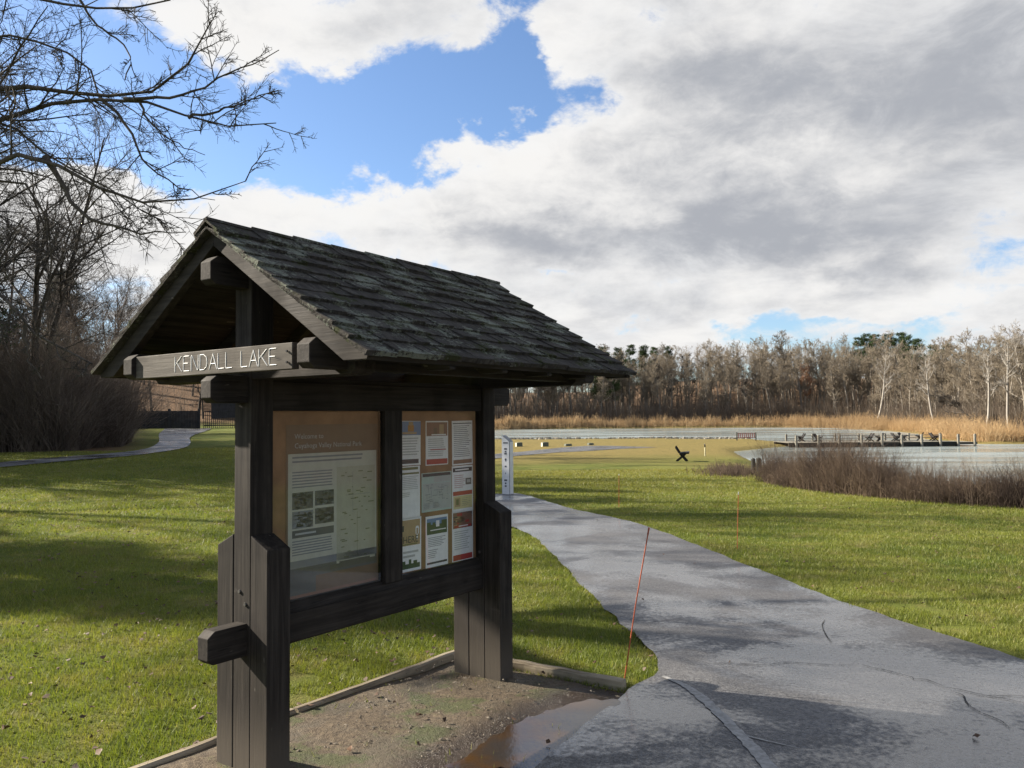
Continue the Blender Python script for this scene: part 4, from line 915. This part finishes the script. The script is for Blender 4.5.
# left wood: trees one can tell apart
LV = [make_tree("wood_tree", 300+i, h, r, 0, B_DARK, T_DARK, counts=cnt_, t0=t0, spread=sp, sides=(8, 5, 3), minr=mr, up=.10, wig=.14) for i, (h, r, cnt_, t0, sp, mr) in enumerate((
  (14, .15, (18, 8, 5, 3), .25, .42, .007), (16, .17, (16, 8, 5, 3), .40, .36, .007), (13, .12, (18, 8, 5, 3), .18, .40, .007), (15.5, .19, (16, 8, 5, 3), .30, .50, .007)))]
wl_ = []
rgl = random.Random(5)
for i in range(46):
    for _ in range(50):
        px = rgl.uniform(-420, 150); y = rgl.uniform(37, 76); x = (px-512)/F_PX*y
        lim = 40 if y < 46 else 120
        if px > lim+rgl.uniform(-10, 15)*(y > 50): continue
        if y < 40 and px > 90: continue
        if inside(np.array([[x, y]]), PATH2)[0] or seg_dist(np.array([[x, y]]), PATH2)[0] < 1.5: continue
        if any(math.hypot(x-a, y-b) < 1.8 for a, b in wl_): continue
        wl_.append((x, y)); break
for i, (x, y) in enumerate(wl_):
    px = 512+x/y*F_PX; s_ = random.uniform(.8, 1.15)*(1-.18*sstep(30, 150, px))
    place_tree("bare_tree", LV[i % 4], x, y, random.uniform(0, 6.3), float(s_), "dark bare tree in the wood left of the lawn", "bare trees of the left wood")
# behind the kiosk and behind the fence
for i in range(12):
    px = 266+i*18.5; y = (52, 63, 74, 57, 68)[i % 5]+random.uniform(-2, 2); x = (px-512)/F_PX*y
    top = 1.8+(417-(232+(px-208)*.235)-16)/F_PX*y-g1(x, y)
    place_tree("bare_tree", LV[(i+1) % 4], x, y, i*2.1, min(1.05, top/16), "dark bare tree standing behind the kiosk", "bare trees behind the kiosk")
# the wood goes on left of the view; its long shadows stripe the lawn
SHADE = random.Random(11); placed = []
hx, hy = -math.sin(SUN_AZ), math.cos(SUN_AZ)
for i, (q, t_, s_) in enumerate(((6.5,23,.44),(8.1,29,.52),(7.3,35,.52))):
    place_tree("pine_tree", PINE[i % 2], q*hy+t_*hx, -q*hx+t_*hy, i*2.2, s_, "dark pine left of the view, casting shade on the lawn", "pines left of the view")
for i, (q, t_, s_) in enumerate(((7.2,20,.75),(8.5,24,.9),(6.9,30,.85),(8.9,18,.7),(7.7,36,1.0),(8.2,29,.9),(6.6,24,.7))):
    x, y = q*hy+t_*hx, -q*hx+t_*hy; placed.append((x, y))
place_tree("bare_tree", LV[i % 4], x, y, i*1.7, s_, "bare tree left of the view, casting shade on the lawn", "bare trees left of the view")
for i in range(60):
    for _ in range(80):
        x = SHADE.uniform(-72, -17); y = SHADE.uniform(9, 52); q = hy*x-hx*y; px = 512+x/y*F_PX
        if px > -40 or q < (13 if i % 9 < 2 else 6.6) or any(abs(q-g0) < w0 for g0, w0 in ((10.3, .55), (13.6, .6), (17.5, .5), (23, .6), (31, .7))) or any(math.hypot(x-a, y-b_) < 2.6 for a, b_ in placed): continue
        placed.append((x, y)); break
    else: continue
    if i % 9 < 2: place_tree("pine_tree", PINE[i % 2], x, y, i*1.1, SHADE.uniform(.60, .85), "dark pine left of the view, casting shade on the lawn", "pines left of the view")
    else: place_tree("bare_tree", LV[i % 4], x, y, i*1.1, SHADE.uniform(.95, 1.3), "bare tree left of the view, casting shade on the lawn", "bare trees left of the view")
for i in range(16):
    px = 100+i*7.5+random.uniform(-3, 3); y = random.uniform(92, 118); x = (px-512)/F_PX*y
    place_tree("bare_tree", LV[i % 4], x, y, i*1.7, random.uniform(.75, 1.0), "bare tree on the leaf-covered hill behind the fence", "bare trees behind the fence")
# pines in the left wood
for i, (px, y, s_) in enumerate(((64,66,.60),)):
    x = (px-512)/F_PX*y; place_tree("pine_tree", PINE[i % 2], x, y, i*2., s_, ("dark pine with sparse crown, furthest right in the left wood", "dark pine in the middle of the left wood", "dark pine at the left edge of the left wood")[i])
# trees to the right of the viewer, mirrored in the panes
for i, (x, y, s_) in enumerate(((26,3,.95),(29,-2,1.05),(33,6,1.1),(36,0,1.15),(31,10,1.0),(38,14,1.1))):
    place_tree("bare_tree", LV[i % 4], x, y, i*1.9, s_, "bare tree right of the viewer, seen as a reflection in the panes", "bare trees mirrored in the panes")

# thicket at the wood's edge: countless thin stems
def stems(name, n, posf, h0, h1, r0, m_, label, cat, bend=.25, k=3, branch=2, twr=.7, hf=None):
    x, y = posf(n); n = len(x); hm = hf(x, y) if hf else 1.0; z = G(x, y)-.05; rg = rng; h = rg.uniform(h0, h1, n)*(.45+.6*vnoise(x, y, 3, 21)+.5*vnoise(x, y, .7, 23))
    h = h*hm*(.55+.75*rg.random(n)**2.2); d = norm(np.stack([rg.normal(0, bend, n), rg.normal(0, bend, n), np.ones(n)], 1)); P, R = grow(np.stack([x, y, z], 1), d, h, np.full(n, r0)*rg.uniform(.6, 1.4, n), k+1, bend*.5, .0, rg, .3)
    tb = Tubes(); tb.add(P, R, 3)
    if branch:
        st, d, L_, r2 = spawn(P, R, branch, rg, .25, 20, 60, (.25, .6), twr, lens=h, fall=.3); P, R = grow(st, d, L_, r2, 3, bend*.6, .02, rg, .4); tb.add(P, R, 3)
    return tag(link(name, tb.mesh(name, m_)), label, cat, kind="stuff")
def pos_thicket(n):
    px = 128-np.abs(rng.random(n)**1.15)*548+rng.normal(0, 5, n); y = 36.5+np.abs(rng.normal(0, 5, n))+.0*px; y = y+sstep(60, 108, px)*5; x = (px-512)/F_PX*y
    P = np.stack([x, y], 1); k = (seg_dist(P, PATH2) > 1.5) & ~inside(P, PATH2); return x[k], y[k]
STEM = bark("thicket_stem", (.075, .058, .048), (.21, .168, .136), .2, 1.1)
stems("undergrowth", 17000, pos_thicket, 1.6, 6.6, .013, STEM, "tangled brown thicket along the foot of the left wood", "undergrowth", .30, 4, 4)
def pos_back(n):
    px = rng.uniform(-420, 190, n); y = rng.uniform(46, 84, n); x = (px-512)/F_PX*y; P = np.stack([x, y], 1); k = (seg_dist(P, PATH2) > 2) & ((px < 118) | (y > 81)); return x[k], y[k]
stems("undergrowth", 15000, pos_back, 2.6, 9.5, .02, STEM, "dim brushwood filling the depth of the left wood", "undergrowth", .22, 4, 4)
# dead brush at the near shore on the right
def pos_brush(n):
    a = np.array([cr(770,482), cr(795,487), cr(830,492), cr(880,497), cr(940,503), cr(1024,508), cr(1130,515)]); t_ = rng.random(n); idx = t_*(len(a)-1); i = idx.astype(int); f = (idx-i)[:, None]
    P = a[i]*(1-f)+a[i+1]*f; away = norm(P); P = P+away*(np.abs(rng.normal(0, 1.0, n))*(1.6-.9*t_))[:, None]+rng.normal(0, .25, (n, 2)); P = P[~inside(P, LAKE) | (rng.random(n) < .4)]; return P[:, 0], P[:, 1]
BR1 = bark("dead_brush", (.045, .032, .028), (.21, .155, .110), .2, 1.3)
stems("dead_brush", 15000, pos_brush, .6, 1.7, .0065, BR1, "thick dark band of dead brush and weeds along the near shore", "brush", .20, 3, 4, .6, lambda x, y: (1.12-.50*sstep(.34, .60, x/y))*(.40+.60*sstep(.0, 4.5, np.hypot(x-cr(768,483)[0], y-cr(768,483)[1]))))
def pos_small(n):
    a = np.array([cr(724,474), cr(742,476)]); t_ = rng.random(n)[:, None]; P = a[0]*(1-t_)+a[1]*t_+norm(a[0][None]+0.)*rng.uniform(-1, 5, (n, 1))+rng.normal(0, .6, (n, 2)); P = P[~inside(P, LAKE)]; return P[:, 0], P[:, 1]
stems("dead_brush", 1500, pos_small, .2, .5, .010, BR1, "low patch of dark weeds beside the small inlet", "brush", .3, 2, 4)
# reeds on the far shores
REED = bark("tan_reeds", (.34, .225, .115), (.50, .36, .20), .1, .4)
def pos_reed(n):
    a = np.array([(84,180),(88,205),(90,224),(82,242),(40,248),(22,247.5),(4,245),(0,244),(-6,244)], float)[:]; t_ = rng.random(n)*(len(a)-1.001); i = t_.astype(int); f = (t_-i)[:, None]; P = a[i]*(1-f)+a[i+1]*f
    P = P+rng.normal(0, 1, (n, 2))*1.8+norm(P)*2; return P[:, 0], P[:, 1]
stems("reeds", 16000, pos_reed, 1.9, 2.9, .045, REED, "tan reed belt along the far shore below the wood", "reeds", .13, 3, 1, .9)
def pos_reed2(n):
    a = np.array([(130,90),(80,93),(57,99),(61,118),(76,150),(85,187)], float); t_ = rng.random(n)*(len(a)-1.001); i = t_.astype(int); f = (t_-i)[:, None]; P = a[i]*(1-f)+a[i+1]*f; q = norm(np.array([[1., .25]]))
    P = P+q*np.abs(rng.normal(0, 5, (n, 1)))+rng.normal(0, .5, (n, 2)); return P[:, 0], P[:, 1]
stems("reeds", 16000, pos_reed2, 1.6, 2.5, .028, REED, "broad stand of tan reeds on the right shore behind the dock", "reeds", .13, 3, 1, .9)
def pos_far_under(n):
    px = rng.uniform(380, 1130, n); q = np.array([far_pos(p_, 0) for p_ in px[::50]]); xx_ = np.interp(px, px[::50][np.argsort(px[::50])], q[np.argsort(px[::50]), 1]); y = xx_+rng.uniform(0, 1, n)**2*50-2; return (px-512)/F_PX*y, y
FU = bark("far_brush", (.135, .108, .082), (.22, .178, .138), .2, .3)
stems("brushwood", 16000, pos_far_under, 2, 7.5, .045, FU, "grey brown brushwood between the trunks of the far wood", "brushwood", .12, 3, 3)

# ------------------------------------------------------------------ big overhanging tree, trunk just left of the view
big = empty("overhanging_tree", (-10.2, 11.2, g1(-10.2, 11.2)), label="big bare tree whose dark limbs hang into the upper left sky", cat="tree")
rg = np.random.default_rng(77); bt = Tubes(); bc = Tubes(); org = np.array([-10.2, 11.2, g1(-10.2, 11.2)])
tp0 = at(-330, 90, 10.5)
trunk = np.array([[-10.2, 11.2, -.3], [-10.15, 11.15, 1.2], [-10.0, 11.1, 2.6], [-9.9, 11.0, 3.8], [-9.8, 10.8, 5.2], [-9.7, 10.6, 7.2], [-9.3, 10.5, 9.8], [-9.0, 10.6, 12.5]]); bt.add(trunk[None]-org, np.array([[.42,.33,.30,.28,.25,.20,.13,.06]]), 12)
def limb(pix, dep0, dep1, r0, r1, root=None):
    n = len(pix); pts = [np.array(at(p_[0], p_[1], dep0+(dep1-dep0)*i/(n-1))) for i, p_ in enumerate(pix)]
    if root is not None: pts = [np.array(root)]+pts
    c_ = np.array(pts); 
    for _ in range(2):
        q = [c_[0]]
        for a, b in zip(c_[:-1], c_[1:]): q += [a*.75+b*.25, a*.25+b*.75]
        c_ = np.array(q+[c_[-1]])
    s_ = np.r_[0, np.cumsum(np.linalg.norm(np.diff(c_, axis=0), axis=1))]; qn = np.linspace(0, s_[-1], 14); c_ = np.stack([np.interp(qn, s_, c_[:, j]) for j in range(3)], 1)
    c_[1:-1] += rg.normal(0, .012, (12, 3))
    R = (r0+(r1-r0)*np.linspace(0, 1, 14)**.62)*.86; bt.add(c_[None]-org, R[None], 7); return c_[None]-org, R[None], s_[-1]
limbs = [
 limb([(0,81),(36,86),(66,91),(100,98),(136,96),(159,88),(179,75),(199,46),(212,20)], 9.4, 8.6, .10, .008, (-9.8, 10.8, 5.4)),
 limb([(0,120),(33,108),(66,101),(100,99),(143,103),(166,108),(189,118),(216,124),(246,129),(276,123)], 9.4, 8.4, .085, .006, (-9.8, 10.85, 5.0)),
 limb([(125,99),(143,100),(186,96),(212,81),(242,70),(279,50)], 9.0, 8.3, .030, .005),
 limb([(189,118),(215,112),(232,106),(252,100),(282,90)], 8.7, 8.3, .022, .004),
 limb([(0,163),(20,154),(50,158),(73,169),(100,189),(123,199),(146,206),(173,206),(206,196),(246,181)], 9.0, 8.2, .10, .005, (-9.9, 11.0, 4.3)),
 limb([(45,157),(66,189),(80,216),(110,226),(143,232),(186,232)], 8.9, 8.4, .045, .005),
 limb([(0,110),(20,130),(43,153),(76,173),(110,186),(140,215),(180,228)], 9.6, 8.9, .055, .005, (-9.8, 10.9, 4.9)),
 limb([(0,173),(27,183),(43,206),(50,232),(55,262),(48,300)], 9.2, 9.3, .05, .01, (-9.9, 11.05, 4.0)),
 limb([(0,33),(25,38),(50,44),(75,58),(97,75),(99,97)], 9.6, 9.2, .035, .012, (-9.7, 10.6, 6.6)),
 limb([(80,0),(95,22),(115,38),(128,50),(131,66),(125,80)], 9.3, 9.1, .02, .008),
 limb([(0,283),(11,302),(25,327),(38,337),(57,346),(74,357),(92,364)], 9.5, 9.0, .065, .012, (-9.95, 11.1, 3.1)),
 limb([(25,327),(27,345),(27,359),(41,378)], 9.5, 9.4, .03, .008),
 limb([(-150,-60),(-60,-30),(0,-8),(60,4),(120,10),(170,0)], 9.8, 8.9, .06, .01, (-9.6, 10.6, 7.6)),
 limb([(100,98),(125,120),(137,150),(155,175),(185,190),(215,200)], 9.1, 8.6, .028, .004),
 limb([(140,103),(150,122),(165,135),(180,145),(205,155)], 8.9, 8.5, .018, .004),
]
for lbi, (P, R, ln) in enumerate(limbs):
    # only twig the visible outer part
    P = P[:, 3:] if lbi < 13 else P; R = R[:, 3:] if lbi < 13 else R
    m1 = max(5, int(ln*3.0)); st, d, L_, r2 = spawn(P, R, m1, rg, .02, 25, 60, (.18, .46), .5, flat_=.1, lens=np.array([min(ln, 3.8)]), fall=.72)
    P1, R1 = grow(st, d, L_, np.maximum(r2, .007), 7, .09, .03, rg, .35); bt.add(P1, R1, 5)
    st, d, L2, r3 = spawn(P1, R1, 7, rg, .15, 30, 65, (.30, .65), .6, lens=L_, fall=.3); P2, R2 = grow(st, d, L2, np.maximum(r3, .0042), 6, .08, .02, rg, .4); bc.add(P2, R2, 4)
    st, d, L3, r4 = spawn(P2, R2, 5, rg, .12, 30, 65, (.3, .65), .7, lens=L2, fall=.3); P3, R3_ = grow(st, d, L3, np.maximum(r4, .0030), 4, .07, .02, rg, .5); bc.add(P3, R3_, 3)
# upper crown out of view
P, R = trunk[None, 3:]-org, np.array([[.28,.25,.20,.13,.06]]); st, d, L_, r2 = spawn(P, R, 22, rg, .05, 35, 70, (.5, .9), .5, lens=np.array([6.0]), fall=.4)
kz = d[:, 0] < .35; st, d, L_, r2 = st[kz], d[kz], L_[kz], r2[kz]
P1, R1 = grow(st, d, L_, r2, 7, .12, .08, rg, .3); bt.add(P1, R1, 6); st, d, L2, r3 = spawn(P1, R1, 8, rg, .15, 30, 65, (.3, .6), .6, lens=L_); P2, R2 = grow(st, d, L2, np.maximum(r3, .008), 5, .14, .05, rg, .4); bc.add(P2, R2, 4)
st, d, L3, r4 = spawn(P2, R2, 7, rg, .15, 30, 65, (.3, .6), .6, lens=L2); P3, R3_ = grow(st, d, L3, np.maximum(r4, .005), 4, .14, .03, rg, .4); bc.add(P3, R3_, 3)
link("trunk", bt.mesh("big_trunk", B_DARK), big); link("crown", bc.mesh("big_crown", T_DARK), big)
# small mossy tree at the edge of the wood
MOS = bark("pale_mossy_bark", (.09, .085, .06), (.20, .19, .14), .1)
sm = make_tree("mossy_tree", 410, 5.2, .13, 0, MOS, MOS, counts=(9, 5, 4, 2), t0=.2, spread=.75, sides=(8, 5, 3), minr=.007, wig=.2)
y = 40.0; place_tree("mossy_tree", sm, (41-512)/F_PX*y, y, 2.0, 1.0, "small pale mossy-barked tree at the front of the left thicket")
# spreading tree
sp_ = make_tree("spreading_tree", 421, 12, .26, 0, B_DARK, T_DARK, counts=(12, 9, 7, 4), t0=.38, spread=.75, sides=(8, 6, 3), minr=.007, wig=.16, up=.05)
y = 39; place_tree("spreading_tree", sp_, (36-512)/F_PX*y, y, 1.2, 1.1, "dark forked tree with wide crown in front of the left wood")

# shore stones along the near waterline
n = 420; STN = simple("shore_stone", (.20, .185, .155), .9, .3, 3); mbv = []; mbf = []
a = np.array([(-14,129.5),(0,127.7),(13,126),(26,123.6),(34.5,119.6)]); 
for i in range(n):
    t_ = random.random()*3.999; k = int(t_); f = t_-k; p = a[k]*(1-f)+a[k+1]*f; s_ = random.uniform(.15, .5); x, y = p[0]+random.gauss(0, .3), p[1]-abs(random.gauss(0, .7)); z = g1(x, y)
    b0 = len(mbv); mbv += [(x+math.cos(j*1.26)*s_*random.uniform(.7, 1.2), y+math.sin(j*1.26)*s_*.8, z-.05) for j in range(5)]+[(x+math.cos(j*1.26)*s_*.6, y+math.sin(j*1.26)*s_*.5, z+s_*random.uniform(.4, .65)) for j in range(5)]
    mbf += [(b0+j, b0+(j+1) % 5, b0+5+(j+1) % 5, b0+5+j) for j in range(5)]+[tuple(b0+5+j for j in range(5))]
tag(mesh_obj("shore_stones", mbv, mbf, STN), "line of small stones along the near waterline", "stones", kind="stuff")

# ------------------------------------------------------------------ render settings
vs_ = scene.view_settings; vs_.view_transform = 'Standard'; vs_.look = 'None'; vs_.gamma = 1; vs_.use_curve_mapping = False; vs_.exposure = 1.65
scene.render.engine = 'CYCLES'; scene.cycles.max_bounces = 6; scene.cycles.diffuse_bounces = 2; scene.cycles.glossy_bounces = 3; scene.cycles.transparent_max_bounces = 8
scene.cycles.use_adaptive_sampling = True; scene.cycles.use_denoising = True
